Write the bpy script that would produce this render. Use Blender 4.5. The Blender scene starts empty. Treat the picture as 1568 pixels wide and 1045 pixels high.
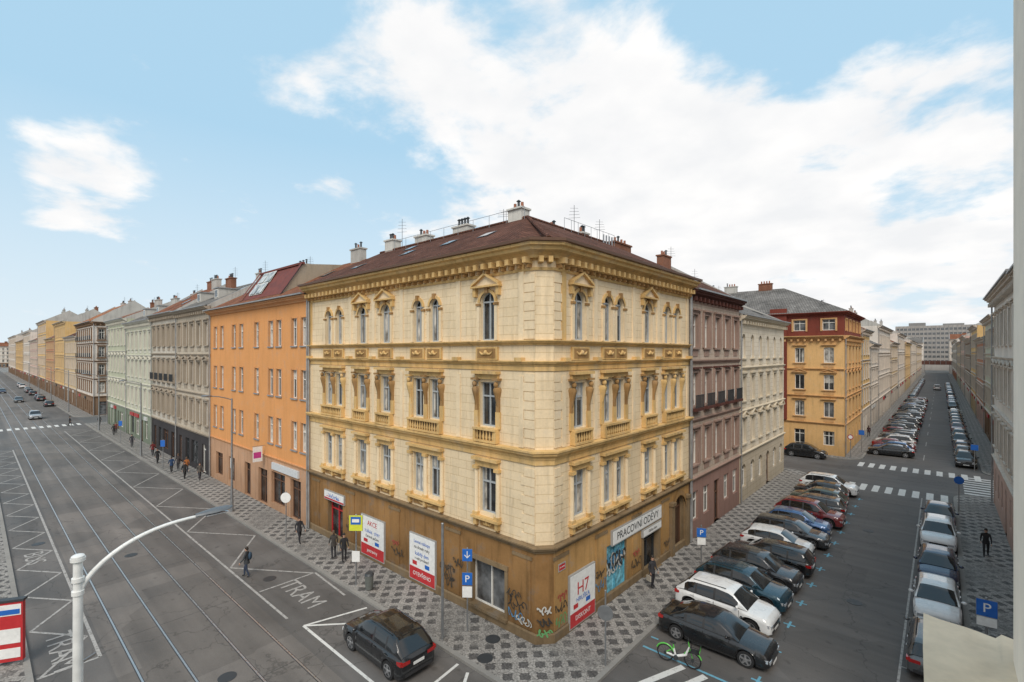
import bpy, math, random, bmesh
from mathutils import Vector, Matrix
R=random.Random(11)
D=bpy.data
SC=bpy.context.scene
def lk(o): SC.collection.objects.link(o); return o
def lin(r,g,b,k=1.0):
    def f(x):
        x/=255.0
        return (x/12.92 if x<=.04045 else ((x+.055)/1.055)**2.4)*k
    return (f(r),f(g),f(b))
# ---------------------------------------------------------------- materials
def node(nt,t,ins=None,**at):
    n=nt.nodes.new(t)
    for k,v in at.items(): setattr(n,k,v)
    for k,v in (ins or {}).items():
        if isinstance(v,bpy.types.NodeSocket): nt.links.new(v,n.inputs[k])
        else: n.inputs[k].default_value=v
    return n
def mth(nt,op,a,b=0.0,c=None):
    n=nt.nodes.new('ShaderNodeMath'); n.operation=op
    for i,v in enumerate([a,b] if c is None else [a,b,c]):
        if isinstance(v,bpy.types.NodeSocket): nt.links.new(v,n.inputs[i])
        else: n.inputs[i].default_value=v
    return n.outputs[0]
def mr(nt,v,a,b,c,d):
    n=node(nt,'ShaderNodeMapRange',{0:v,1:a,2:b,3:c,4:d}); return n.outputs[0]
def mixc(nt,f,a,b):
    n=nt.nodes.new('ShaderNodeMix'); n.data_type='RGBA'
    for i,v in ((0,f),(6,a),(7,b)):
        if isinstance(v,bpy.types.NodeSocket): nt.links.new(v,n.inputs[i])
        else: n.inputs[i].default_value=(v if i==0 else (*v[:3],1))
    return n.outputs[2]
def scl(nt,col,f):
    n=nt.nodes.new('ShaderNodeVectorMath'); n.operation='SCALE'
    if isinstance(col,bpy.types.NodeSocket): nt.links.new(col,n.inputs[0])
    else: n.inputs[0].default_value=col[:3]
    if isinstance(f,bpy.types.NodeSocket): nt.links.new(f,n.inputs[3])
    else: n.inputs[3].default_value=f
    return n.outputs[0]
def newmat(name):
    m=D.materials.new(name); m.use_nodes=True
    nt=m.node_tree; return m,nt,nt.nodes['Principled BSDF']
def planeco(nt,co):
    g=node(nt,'ShaderNodeNewGeometry'); sn=node(nt,'ShaderNodeSeparateXYZ',{0:g.outputs['True Normal']})
    s=node(nt,'ShaderNodeSeparateXYZ',{0:co})
    sel=mth(nt,'GREATER_THAN',mth(nt,'ABSOLUTE',sn.outputs[0]),mth(nt,'ABSOLUTE',sn.outputs[1]))
    a=mth(nt,'ADD',mth(nt,'MULTIPLY',s.outputs[1],sel),mth(nt,'MULTIPLY',s.outputs[0],mth(nt,'SUBTRACT',1.0,sel)))
    return node(nt,'ShaderNodeCombineXYZ',{0:a,1:s.outputs[2]}).outputs[0]
cache={}
def plaster(name,col,var=.14,streak=.22,brick=None,rough=.85,grime=.2,joint=.62,patch=.3):
    key=(name,)
    if key in cache: return cache[key]
    m,nt,b=newmat(name)
    co=node(nt,'ShaderNodeTexCoord').outputs['Object']
    n1=node(nt,'ShaderNodeTexNoise',{'Vector':co,'Scale':.45,'Detail':6.0,'Roughness':.6}).outputs[0]
    mp=node(nt,'ShaderNodeMapping',{'Vector':co,'Scale':(1.6,1.6,.16)}).outputs[0]
    n2=node(nt,'ShaderNodeTexNoise',{'Vector':mp,'Scale':1.7,'Detail':5.0,'Roughness':.65}).outputs[0]
    n3=node(nt,'ShaderNodeTexNoise',{'Vector':co,'Scale':9.0,'Detail':4.0}).outputs[0]
    f=mr(nt,n1,.3,.7,1-var,1+var*.45)
    f=mth(nt,'MULTIPLY',f,mr(nt,n2,.5,.72,1.0,1-streak))
    f=mth(nt,'MULTIPLY',f,mr(nt,n3,.3,.7,.94,1.04))
    z=node(nt,'ShaderNodeSeparateXYZ',{0:co}).outputs[2]
    zz=mth(nt,'ADD',z,mth(nt,'MULTIPLY',n1,-2.4))
    f=mth(nt,'MULTIPLY',f,mr(nt,zz,-1.0,1.6,1-grime,1.0))
    c=scl(nt,col,f)
    n4=node(nt,'ShaderNodeTexNoise',{'Vector':co,'Scale':.9,'Detail':8.0,'Roughness':.7}).outputs[0]
    g=sum(col)/3
    c=mixc(nt,mr(nt,n4,.54,.68,0.0,patch),c,(g*.8,g*.75,g*.68))
    h=mth(nt,'MULTIPLY',n3,.25)
    if brick:
        pc=planeco(nt,co)
        bt=node(nt,'ShaderNodeTexBrick',{'Vector':pc,'Color1':(1,1,1,1),'Color2':(.955,.945,.92,1),'Mortar':(joint,joint*.91,joint*.76,1),'Scale':1.0,'Mortar Size':.014,'Mortar Smooth':.5,'Bias':0.0,'Brick Width':brick[0],'Row Height':brick[1]})
        mm=node(nt,'ShaderNodeVectorMath',{0:c,1:bt.outputs[0]},operation='MULTIPLY')
        c=mm.outputs[0]
        h=mth(nt,'SUBTRACT',h,mth(nt,'MULTIPLY',bt.outputs['Fac'],.6))
    bp=node(nt,'ShaderNodeBump',{'Height':h,'Strength':.4,'Distance':.025})
    nt.links.new(c,b.inputs['Base Color']); nt.links.new(bp.outputs[0],b.inputs['Normal'])
    b.inputs['Roughness'].default_value=rough; b.inputs['Specular IOR Level'].default_value=.2
    cache[key]=m; return m
def simple(name,col,rough=.5,metal=0.0,var=.08,nscale=6.0,coat=0.0,spec=.5):
    key=('s',name)
    if key in cache: return cache[key]
    m,nt,b=newmat(name)
    co=node(nt,'ShaderNodeTexCoord').outputs['Object']
    n=node(nt,'ShaderNodeTexNoise',{'Vector':co,'Scale':nscale,'Detail':5.0}).outputs[0]
    nt.links.new(scl(nt,col,mr(nt,n,.3,.7,1-var,1+var)),b.inputs['Base Color'])
    nt.links.new(mr(nt,n,.3,.7,max(rough-.08,.02),min(rough+.1,1)),b.inputs['Roughness'])
    b.inputs['Metallic'].default_value=metal; b.inputs['Coat Weight'].default_value=coat
    b.inputs['Coat Roughness'].default_value=.06; b.inputs['Specular IOR Level'].default_value=spec
    cache[key]=m; return m
def glass(name,col,rough=.06):
    m,nt,b=newmat(name)
    co=node(nt,'ShaderNodeTexCoord').outputs['Object']
    n=node(nt,'ShaderNodeTexNoise',{'Vector':co,'Scale':.8,'Detail':2.0}).outputs[0]
    w=node(nt,'ShaderNodeTexNoise',{'Vector':co,'Scale':1.5,'Detail':3.0}).outputs[0]
    nt.links.new(scl(nt,col,mr(nt,w,.35,.65,.35,1.5)),b.inputs['Base Color'])
    bp=node(nt,'ShaderNodeBump',{'Height':n,'Strength':.25,'Distance':.05})
    nt.links.new(bp.outputs[0],b.inputs['Normal'])
    b.inputs['Roughness'].default_value=rough; b.inputs['IOR'].default_value=1.6
    return m
def tiles(name,col,row=.17,wid=.28,var=.3):
    m,nt,b=newmat(name)
    co=node(nt,'ShaderNodeTexCoord').outputs['Object']; pc=planeco(nt,co)
    c2=tuple(x*(1-var) for x in col)
    bt=node(nt,'ShaderNodeTexBrick',{'Vector':pc,'Color1':(*col,1),'Color2':(*c2,1),'Mortar':(col[0]*.3,col[1]*.3,col[2]*.3,1),'Scale':1.0,'Mortar Size':.03,'Mortar Smooth':.6,'Brick Width':wid,'Row Height':row})
    n=node(nt,'ShaderNodeTexNoise',{'Vector':co,'Scale':.6,'Detail':7.0,'Roughness':.65}).outputs[0]
    nt.links.new(scl(nt,bt.outputs[0],mr(nt,n,.3,.7,.6,1.35)),b.inputs['Base Color'])
    bp=node(nt,'ShaderNodeBump',{'Height':mth(nt,'SUBTRACT',1.0,bt.outputs['Fac']),'Strength':.9,'Distance':.05})
    nt.links.new(bp.outputs[0],b.inputs['Normal']); b.inputs['Roughness'].default_value=.9; b.inputs['Specular IOR Level'].default_value=.12
    return m
def asphalt(name,col,patch=.12,crack=True):
    m,nt,b=newmat(name)
    co=node(nt,'ShaderNodeTexCoord').outputs['Object']
    n1=node(nt,'ShaderNodeTexNoise',{'Vector':co,'Scale':.25,'Detail':7.0,'Roughness':.6}).outputs[0]
    n2=node(nt,'ShaderNodeTexNoise',{'Vector':co,'Scale':40.0,'Detail':3.0}).outputs[0]
    mp=node(nt,'ShaderNodeMapping',{'Vector':co,'Scale':(.08,1.0,1.0)}).outputs[0]
    n4=node(nt,'ShaderNodeTexNoise',{'Vector':mp,'Scale':1.1,'Detail':4.0}).outputs[0]
    f=mth(nt,'MULTIPLY',mr(nt,n1,.3,.7,.74,1.2),mr(nt,n2,.3,.7,.85,1.15))
    if crack: f=mth(nt,'MULTIPLY',f,mr(nt,n4,.35,.65,.84,1.12))
    v=node(nt,'ShaderNodeTexVoronoi',{'Vector':co,'Scale':.16},distance='CHEBYCHEV')
    vs=node(nt,'ShaderNodeSeparateColor',{0:v.outputs['Color']}).outputs[0]
    f=mth(nt,'MULTIPLY',f,mr(nt,vs,.62,.66,1.0,1-patch))
    n5=node(nt,'ShaderNodeTexNoise',{'Vector':co,'Scale':1.7,'Detail':3.0}).outputs[0]
    f=mth(nt,'MULTIPLY',f,mr(nt,n5,.64,.74,1.0,.66))
    if crack:
        dn=node(nt,'ShaderNodeTexNoise',{'Vector':co,'Scale':1.2,'Detail':5.0}).outputs[1]
        wv=node(nt,'ShaderNodeVectorMath',{0:co,1:dn},operation='ADD').outputs[0]
        ve=node(nt,'ShaderNodeTexVoronoi',{'Vector':wv,'Scale':.22},feature='DISTANCE_TO_EDGE').outputs['Distance']
        f=mth(nt,'MULTIPLY',f,mr(nt,ve,.002,.006,.68,1.0))
    nt.links.new(scl(nt,col,f),b.inputs['Base Color'])
    bp=node(nt,'ShaderNodeBump',{'Height':n2,'Strength':.3,'Distance':.01})
    nt.links.new(bp.outputs[0],b.inputs['Normal'])
    nt.links.new(mr(nt,n1,.3,.7,.6,.85),b.inputs['Roughness'])
    return m
def worn_paint(name,col,wear=.5):
    m,nt,b=newmat(name)
    co=node(nt,'ShaderNodeTexCoord').outputs['Object']
    n=node(nt,'ShaderNodeTexNoise',{'Vector':co,'Scale':5.0,'Detail':8.0,'Roughness':.75}).outputs[0]
    nt.links.new(mixc(nt,mr(nt,n,wear-.08,wear+.1,0.0,.85),col,(.12,.113,.106)),b.inputs['Base Color'])
    b.inputs['Roughness'].default_value=.75; return m
def paving(name):
    m,nt,b=newmat(name)
    co=node(nt,'ShaderNodeTexCoord').outputs['Object']
    mp=node(nt,'ShaderNodeMapping',{'Vector':co,'Rotation':(0,0,math.radians(45)),'Scale':(1.45,1.45,1.45)}).outputs[0]
    fr=node(nt,'ShaderNodeVectorMath',{0:mp},operation='FRACTION').outputs[0]
    s=node(nt,'ShaderNodeSeparateXYZ',{0:fr})
    ax=mth(nt,'ABSOLUTE',mth(nt,'SUBTRACT',s.outputs[0],.5)); ay=mth(nt,'ABSOLUTE',mth(nt,'SUBTRACT',s.outputs[1],.5))
    mx=mth(nt,'MAXIMUM',ax,ay)
    vo=node(nt,'ShaderNodeTexVoronoi',{'Vector':co,'Scale':14.0},feature='F1')
    vc=node(nt,'ShaderNodeSeparateColor',{0:vo.outputs['Color']}).outputs[0]
    wob=node(nt,'ShaderNodeTexNoise',{'Vector':co,'Scale':2.0,'Detail':3.0}).outputs[0]
    mx=mth(nt,'ADD',mx,mth(nt,'MULTIPLY',mth(nt,'SUBTRACT',vc,.5),.07)); mx=mth(nt,'ADD',mx,mth(nt,'MULTIPLY',mth(nt,'SUBTRACT',wob,.5),.12))
    dark=mr(nt,mx,.28,.31,1.0,0.0)
    n1=node(nt,'ShaderNodeTexNoise',{'Vector':co,'Scale':.3,'Detail':6.0}).outputs[0]
    dark=mth(nt,'MULTIPLY',dark,mr(nt,n1,.42,.48,.3,.88))
    c=mixc(nt,dark,(.33,.31,.285),(.08,.075,.073))
    f=mth(nt,'MULTIPLY',mr(nt,vc,0.0,1.0,.72,1.18),mr(nt,vo.outputs['Distance'],.5,.8,1.0,.55))
    f=mth(nt,'MULTIPLY',f,mr(nt,n1,.3,.7,.7,1.15))
    nt.links.new(scl(nt,c,f),b.inputs['Base Color']); b.inputs['Roughness'].default_value=.8
    bp=node(nt,'ShaderNodeBump',{'Height':mth(nt,'SUBTRACT',1.0,vo.outputs['Distance']),'Strength':.3,'Distance':.02})
    nt.links.new(bp.outputs[0],b.inputs['Normal'])
    return m
G1=glass('window_glass_dark',(.04,.043,.046)); G2=glass('window_glass_curtain',(.44,.42,.38),.12); G3=glass('window_glass_mid',(.12,.125,.13))
GLS=[G1,G1,G3,G2,G1,G3]
WHITEF=simple('window_frame_white',(.72,.70,.65),.45); BROWNF=simple('window_frame_brown',(.12,.06,.035),.5)
GREYF=simple('window_frame_grey',(.35,.35,.34),.5)
METAL=simple('galvanised_metal',(.32,.33,.34),.45,.7); DARKMETAL=simple('dark_metal',(.06,.065,.07),.5,.4)
ZINC=simple('zinc_sheet',(.30,.30,.30),.5,.3,.2,2.0)
BLACK=simple('black_rubber',(.018,.018,.019),.7); PLAST=simple('black_plastic',(.03,.03,.032),.55)
WHITEP=simple('white_enamel',(.78,.78,.76),.35); REDP=simple('red_enamel',(.5,.03,.035),.35); BLUEP=simple('blue_enamel',(.02,.13,.48),.35)
YELP=simple('yellow_green_enamel',(.62,.66,.05),.4); GREENP=simple('green_enamel',(.12,.55,.08),.35)
CHIMW=plaster('chimney_render',(.5,.48,.44),.2,.3); POT=simple('clay_pot',(.30,.12,.07),.8); BRK=plaster('chimney_brick',(.30,.14,.09),.3,.2,(.25,.08))
# ---------------------------------------------------------------- mesh builder
class MB:
    def __init__(s): s.v=[];s.f=[];s.m=[];s.sm=[];s.mats=[]
    def mi(s,mat):
        for i,x in enumerate(s.mats):
            if x is mat: return i
        s.mats.append(mat); return len(s.mats)-1
    def poly(s,pts,mat,smooth=False):
        b=len(s.v); s.v.extend([tuple(p) for p in pts]); s.f.append(tuple(range(b,b+len(pts)))); s.m.append(s.mi(mat)); s.sm.append(smooth)
    def grid(s,rows,mat,closed=False,smooth=True,matf=None):
        b=len(s.v); n=len(rows[0])
        for r in rows: s.v.extend([tuple(p) for p in r])
        for i in range(len(rows)-1):
            for j in range(n if closed else n-1):
                k=(j+1)%n
                s.f.append((b+i*n+j,b+i*n+k,b+(i+1)*n+k,b+(i+1)*n+j))
                s.m.append(s.mi(matf(i,j) if matf else mat)); s.sm.append(smooth)
    def box(s,P,a0,a1,n0,n1,z0,z1,mat):
        b=len(s.v)
        for a in (a0,a1):
            for n in (n0,n1):
                for z in (z0,z1): s.v.append(tuple(P(a,n,z)))
        k=s.mi(mat)
        for q in ((0,1,3,2),(4,6,7,5),(0,4,5,1),(2,3,7,6),(0,2,6,4),(1,5,7,3)):
            s.f.append(tuple(b+i for i in q)); s.m.append(k); s.sm.append(False)
    def cyl(s,p0,p1,r0,r1,mat,n=10,caps=True,smooth=True):
        p0=Vector(p0);p1=Vector(p1);d=(p1-p0).normalized()
        a=d.orthogonal().normalized(); c=d.cross(a)
        rows=[[p+ (a*math.cos(t)+c*math.sin(t))*r for t in [2*math.pi*i/n for i in range(n)]] for p,r in ((p0,r0),(p1,r1))]
        s.grid(rows,mat,True,smooth)
        if caps:
            s.poly(rows[0][::-1],mat); s.poly(rows[1],mat)
    def tube(s,pts,rs,mat,n=10):
        for i in range(len(pts)-1): s.cyl(pts[i],pts[i+1],rs[i],rs[i+1],mat,n,True)
    def ell(s,c,r,mat,nu=10,nv=7):
        rows=[]
        for i in range(nv+1):
            t=math.pi*i/nv; t=min(max(t,.02),math.pi-.02)
            rows.append([(c[0]+r[0]*math.sin(t)*math.cos(2*math.pi*j/nu),c[1]+r[1]*math.sin(t)*math.sin(2*math.pi*j/nu),c[2]+r[2]*math.cos(t)) for j in range(nu)])
        s.grid(rows,mat,True)
    def obj(s,name,parent=None,fix=True,sharp=None):
        me=D.meshes.new(name); me.from_pydata(s.v,[],s.f); 
        for m in s.mats: me.materials.append(m)
        me.polygons.foreach_set('material_index',s.m); me.polygons.foreach_set('use_smooth',s.sm)
        if fix:
            bm=bmesh.new(); bm.from_mesh(me)
            if sharp: bmesh.ops.remove_doubles(bm,verts=bm.verts,dist=.0008)
            bmesh.ops.recalc_face_normals(bm,faces=bm.faces); bm.to_mesh(me); bm.free()
        if sharp: me.set_sharp_from_angle(angle=math.radians(sharp))
        me.update(); o=lk(D.objects.new(name,me))
        if parent: o.parent=parent
        return o
def empty(name,loc=(0,0,0),rz=0):
    o=D.objects.new(name,None); o.location=loc; o.rotation_euler=(0,0,rz); lk(o); return o
def frame(O,S):
    N=(S[1],-S[0])
    return lambda s,n,z:(O[0]+S[0]*s+N[0]*n,O[1]+S[1]*s+N[1]*n,z)
W0=lambda x,y,z:(x,y,z)
def sweep(mb,path,prof,mat,caps=True):
    nn=[]
    for i in range(len(path)):
        ns=[]
        for a,b in ((i-1,i),(i,i+1)):
            if a>=0 and b<len(path):
                dx=path[b][0]-path[a][0]; dy=path[b][1]-path[a][1]; l=math.hypot(dx,dy); ns.append((dy/l,-dx/l))
        if len(ns)==1: nn.append(ns[0])
        else:
            mx=ns[0][0]+ns[1][0]; my=ns[0][1]+ns[1][1]; l2=(mx*mx+my*my)/2; nn.append((mx/l2,my/l2))
    rows=[[(p[0]+n[0]*q[0],p[1]+n[1]*q[0],q[1]) for q in prof] for p,n in zip(path,nn)]
    mb.grid(rows,mat,False,False)
    if caps: mb.poly(rows[0],mat); mb.poly(rows[-1],mat)
def cornice_prof(z0,z1,p,back=-.05):
    h=z1-z0
    return [(back,z0),(p*.25,z0),(p*.3,z0+h*.2),(p*.45,z0+h*.35),(p*.75,z0+h*.5),(p*.8,z0+h*.72),(p,z0+h*.8),(p,z1),(back,z1+.02)]
def arcpts(s,r,zs,n=10,rz=None):
    rz=rz or r
    return [(s-r*math.cos(math.pi*i/n),zs+rz*math.sin(math.pi*i/n)) for i in range(n+1)]
def outline(op):
    s,w,zb,zt,arch=op
    if arch: return [(s-w/2,zb)]+arcpts(s,w/2,zt-w/2*arch,10,w/2*arch)+[(s+w/2,zb)]
    return [(s-w/2,zb),(s-w/2,zt),(s+w/2,zt),(s+w/2,zb)]
def wall(mb,P,s0,s1,z0,z1,ops,mat,rev=None,depth=.24):
    rev=rev or mat
    ops=sorted(ops); cur=s0
    def q(a,b,c,d):
        if b-a>1e-4 and d-c>1e-4: mb.poly([P(a,0,c),P(b,0,c),P(b,0,d),P(a,0,d)],mat)
    for op in ops:
        s,w,zb,zt,arch=op; l=s-w/2; r=s+w/2
        q(cur,l,z0,z1); q(l,r,z0,zb); q(l,r,zt,z1)
        if arch:
            ar=arcpts(s,w/2,zt-w/2*arch,10,w/2*arch)
            for i in range(10):
                a=ar[i];b=ar[i+1]; c=(l,zt) if i<5 else (r,zt)
                mb.poly([P(a[0],0,a[1]),P(b[0],0,b[1]),P(c[0],0,c[1])],mat)
        o=outline(op)
        for i in range(len(o)):
            a=o[i]; b=o[(i+1)%len(o)]
            mb.poly([P(a[0],0,a[1]),P(b[0],0,b[1]),P(b[0],-depth,b[1]),P(a[0],-depth,a[1])],rev)
        cur=r
    q(cur,s1,z0,z1)
def window(mb,P,op,fm,depth=.24,gl=None,tr=.68,mull=True,curt=True):
    s,w,zb,zt,arch=op; d=-depth; gl=gl or R.choice(GLS)
    o=outline(op); mb.poly([P(a,d+.004,z) for a,z in o],gl)
    t=.07; f0=d+.012; f1=d+.075
    zs=zt-w/2*arch if arch else zt
    if curt and gl is not G2 and w<1.3 and R.random()<.6:
        cw=w*R.uniform(.14,.26)
        mb.poly([P(s-w/2+.03,d+.008,zb+.03),P(s-w/2+cw+.05,d+.008,zb+.03),P(s-w/2+cw*1.3,d+.008,zs-.03),P(s-w/2+.03,d+.008,zs-.03)],G2)
        mb.poly([P(s+w/2-.03,d+.008,zb+.03),P(s+w/2-cw-.05,d+.008,zb+.03),P(s+w/2-cw*1.3,d+.008,zs-.03),P(s+w/2-.03,d+.008,zs-.03)],G2)
    elif curt and gl is not G2 and w<1.3 and R.random()<.35:
        zz=zs-(zs-zb)*R.uniform(.25,.55); mb.poly([P(s-w/2+.03,d+.008,zz),P(s+w/2-.03,d+.008,zz),P(s+w/2-.03,d+.008,zs-.02),P(s-w/2+.03,d+.008,zs-.02)],G2)
    mb.box(P,s-w/2,s-w/2+t,f0,f1,zb,zs,fm); mb.box(P,s+w/2-t,s+w/2,f0,f1,zb,zs,fm)
    mb.box(P,s-w/2+t,s+w/2-t,f0,f1,zb,zb+t,fm)
    if arch:
        a=arcpts(s,w/2,zs,10,w/2*arch); b=arcpts(s,w/2-t,zs,10,w/2*arch-t)
        for i in range(10): mb.poly([P(a[i][0],f1,a[i][1]),P(a[i+1][0],f1,a[i+1][1]),P(b[i+1][0],f1,b[i+1][1]),P(b[i][0],f1,b[i][1])],fm)
        zr=zs+.03
    else:
        mb.box(P,s-w/2+t,s+w/2-t,f0,f1,zt-t,zt,fm); zr=zb+(zt-zb)*tr
    mb.box(P,s-w/2+t,s+w/2-t,f0,f1+.012,zr-.04,zr+.04,fm)
    if mull: mb.box(P,s-.035,s+.035,f0,f1+.006,zb+t,zt-(t if not arch else .03),fm)
def pediment(mb,P,s,w,z,h,p,mat,fill=None):
    a,b,c=(s-w/2,z),(s+w/2,z),(s,z+h)
    mb.poly([P(a[0],p*.45,a[1]),P(b[0],p*.45,b[1]),P(c[0],p*.45,c[1])],fill or mat)
    t=.11
    for A,B in ((a,c),(c,b)):
        q=[(A[0],A[1]),(B[0],B[1]),(B[0],B[1]+t),(A[0],A[1]+t)]
        for i in range(4):
            u=q[i];v=q[(i+1)%4]; mb.poly([P(u[0],0,u[1]),P(v[0],0,v[1]),P(v[0],p,v[1]),P(u[0],p,u[1])],mat)
        mb.poly([P(x,p,y) for x,y in q],mat)
    mb.box(P,s-w/2-.04,s+w/2+.04,0,p+.003,z-.09,z+.0,mat)
def chimney(mb,x,y,z0,z1,w,d,n,mat=None,alongx=True):
    mat=mat or CHIMW
    a,b=(w/2,d/2) if alongx else (d/2,w/2)
    mb.box(W0,x-a,x+a,y-b,y+b,z0,z1,mat); mb.box(W0,x-a-.08,x+a+.08,y-b-.08,y+b+.08,z1+.002,z1+.12,mat)
    for i in range(n):
        t=(i+.5)/n*2-1; px=x+(t*a*.8 if alongx else 0); py=y+(0 if alongx else t*b*.8)
        if R.random()<.45: mb.cyl((px,py,z1+.1),(px,py,z1+.5),.1,.09,POT,8)
        else:
            mb.cyl((px,py,z1+.1),(px,py,z1+.55),.08,.08,DARKMETAL,8); mb.cyl((px,py,z1+.6),(px,py,z1+.7),.16,.05,DARKMETAL,8)
def antenna(mb,x,y,z,h):
    mb.cyl((x,y,z),(x,y,z+h),.02,.016,DARKMETAL,5)
    for k in range(4):
        zz=z+h*(.6+.1*k); mb.cyl((x-.35+.05*k,y-.2,zz),(x+.35-.05*k,y+.2,zz),.01,.01,DARKMETAL,4)
RT_BROWN=tiles('roof_tiles_brown',(.16,.073,.05)); RT_RED=tiles('roof_tiles_red',(.33,.14,.08)); RT_ORANGE=tiles('roof_tiles_orange',(.50,.21,.10))
RT_GREY=tiles('roof_slate_grey',(.23,.215,.2),.2,.3,.25); RT_DARK=tiles('roof_dark',(.12,.10,.09))
# ---------------------------------------------------------------- generic building
def facade(W,T,G,P,L,H,cols,nfl,gh,mw,mt,mg,fm,style,shops=True,ww=1.05,arch_top=False,two=False):
    ch=.85; ftop=H-ch; fh=(ftop-gh)/nfl
    for k in range(nfl):
        z0=gh+k*fh; z1=z0+fh
        zb=z0+fh*.25; zt=z0+fh*.82
        ar=1.0 if (arch_top and k==nfl-1) else (.25 if style.get('seg') else 0)
        ops=[(s,ww,zb,zt,ar) for s in cols]
        wall(W,P,0,L,z0,z1,ops,mw[k] if isinstance(mw,list) else mw,mt)
        for op in ops:
            window(G,P,op,fm)
            s=op[0]
            if style.get('sur',1) and not ar:
                T.box(P,s-ww/2-.16,s-ww/2,0,.07,zb,zt,mt); T.box(P,s+ww/2,s+ww/2+.16,0,.07,zb,zt,mt); T.box(P,s-ww/2-.16,s+ww/2+.16,0,.072,zt,zt+.16,mt)
            T.box(P,s-ww/2-.2,s+ww/2+.2,0,.16,zb-.12,zb-.003,mt)
            hd=style.get('hood',['flat','ped','flat'])[min(k,2)]
            if hd=='flat': T.box(P,s-ww/2-.26,s+ww/2+.26,0,.24,zt+.26,zt+.38,mt); T.box(P,s-ww/2-.2,s+ww/2+.2,0,.13,zt+.165,zt+.258,mt)
            elif hd=='ped': pediment(T,P,s,ww+.6,zt+.3,.32,.25,mt)
            elif hd=='bal':
                bm_=style.get('balm',mt)
                T.box(P,s-ww/2-.3,s+ww/2+.3,0,.42,zb-.32,zb-.125,bm_)
                for j in range(9): T.box(P,s-ww/2-.24+j*(ww+.44)/8,s-ww/2-.2+j*(ww+.44)/8,.34,.38,zb-.1,zb+.75,DARKMETAL)
                T.box(P,s-ww/2-.28,s+ww/2+.28,.33,.39,zb+.75,zb+.8,DARKMETAL)
                T.box(P,s-ww/2-.26,s+ww/2+.26,0,.24,zt+.26,zt+.38,bm_)
            if style.get('pil') : 
                for e in (-1,1): T.box(P,s+e*(ww/2+.25)-.09,s+e*(ww/2+.25)+.09,0,.12,zb,zt+.2,mt)
            if style.get('apron') : T.box(P,s-ww/2,s+ww/2,0,.04,zb-.62,zb-.2,mt)
        if style.get('string',1) : sweep(T,[P(0,0,0)[:2],P(L,0,0)[:2]],cornice_prof(z0-.12,z0+.14,.2),mt)
    a=P(0,0,0)[:2]; b=P(L,0,0)[:2]
    W.poly([P(0,0,ftop),P(L,0,ftop),P(L,0,H),P(0,0,H)],mt)
    sweep(T,[a,b],cornice_prof(H-.45,H+.02,.62),style.get('cor',mt))
    if style.get('mod',1):
        n=int(L/.75)
        for i in range(n): s=(i+.5)*L/n; T.box(P,s-.11,s+.11,.01,.42,H-.68,H-.40,style.get('cor',mt))
    ops=[];kinds=[]
    if shops:
        s=1.6; i=0
        while s<L-1.4:
            w=R.choice([1.5,2.1,2.4]) if i%3 else 1.3
            door=(i%3==0)
            if s+w/2<L-.3: ops.append((s,w,.12 if door else .65,gh-1.0,0)); kinds.append(door)
            s+=w/2+1.75+R.random()*.4; i+=1
    else:
        for i,s in enumerate(cols):
            door=(i==len(cols)//2); ops.append((s,1.2,.12 if door else 1.3,gh-.9,1.0 if style.get('garch') else 0)); kinds.append(door)
    wall(W,P,0,L,0,gh,ops,mg,mg)
    for op,dr in zip(ops,kinds):
        if shops: window(G,P,op,R.choice([BROWNF,DARKMETAL,WHITEF]),gl=R.choice([G1,G3]),tr=.8,mull=op[1]>1.4,curt=False)
        else: window(G,P,op,BROWNF if dr else fm,gl=G1)
        if shops and R.random()<.5 and not dr:
            T.box(P,op[0]-op[1]/2-.1,op[0]+op[1]/2+.1,.0,.14,gh-.85,gh-.35,simple('shop_sign_%d'%R.randrange(5),[(.02,.12,.4),(.6,.6,.58),(.4,.03,.03),(.03,.03,.03),(.6,.4,.04)][R.randrange(5)],.4))
    T.box(P,0,.35,0,.045,0.12,gh-.2,mg)
    T.cyl(P(.12,.16,.2),P(.12,.16,H-.4),.06,.06,ZINC,7)
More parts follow.
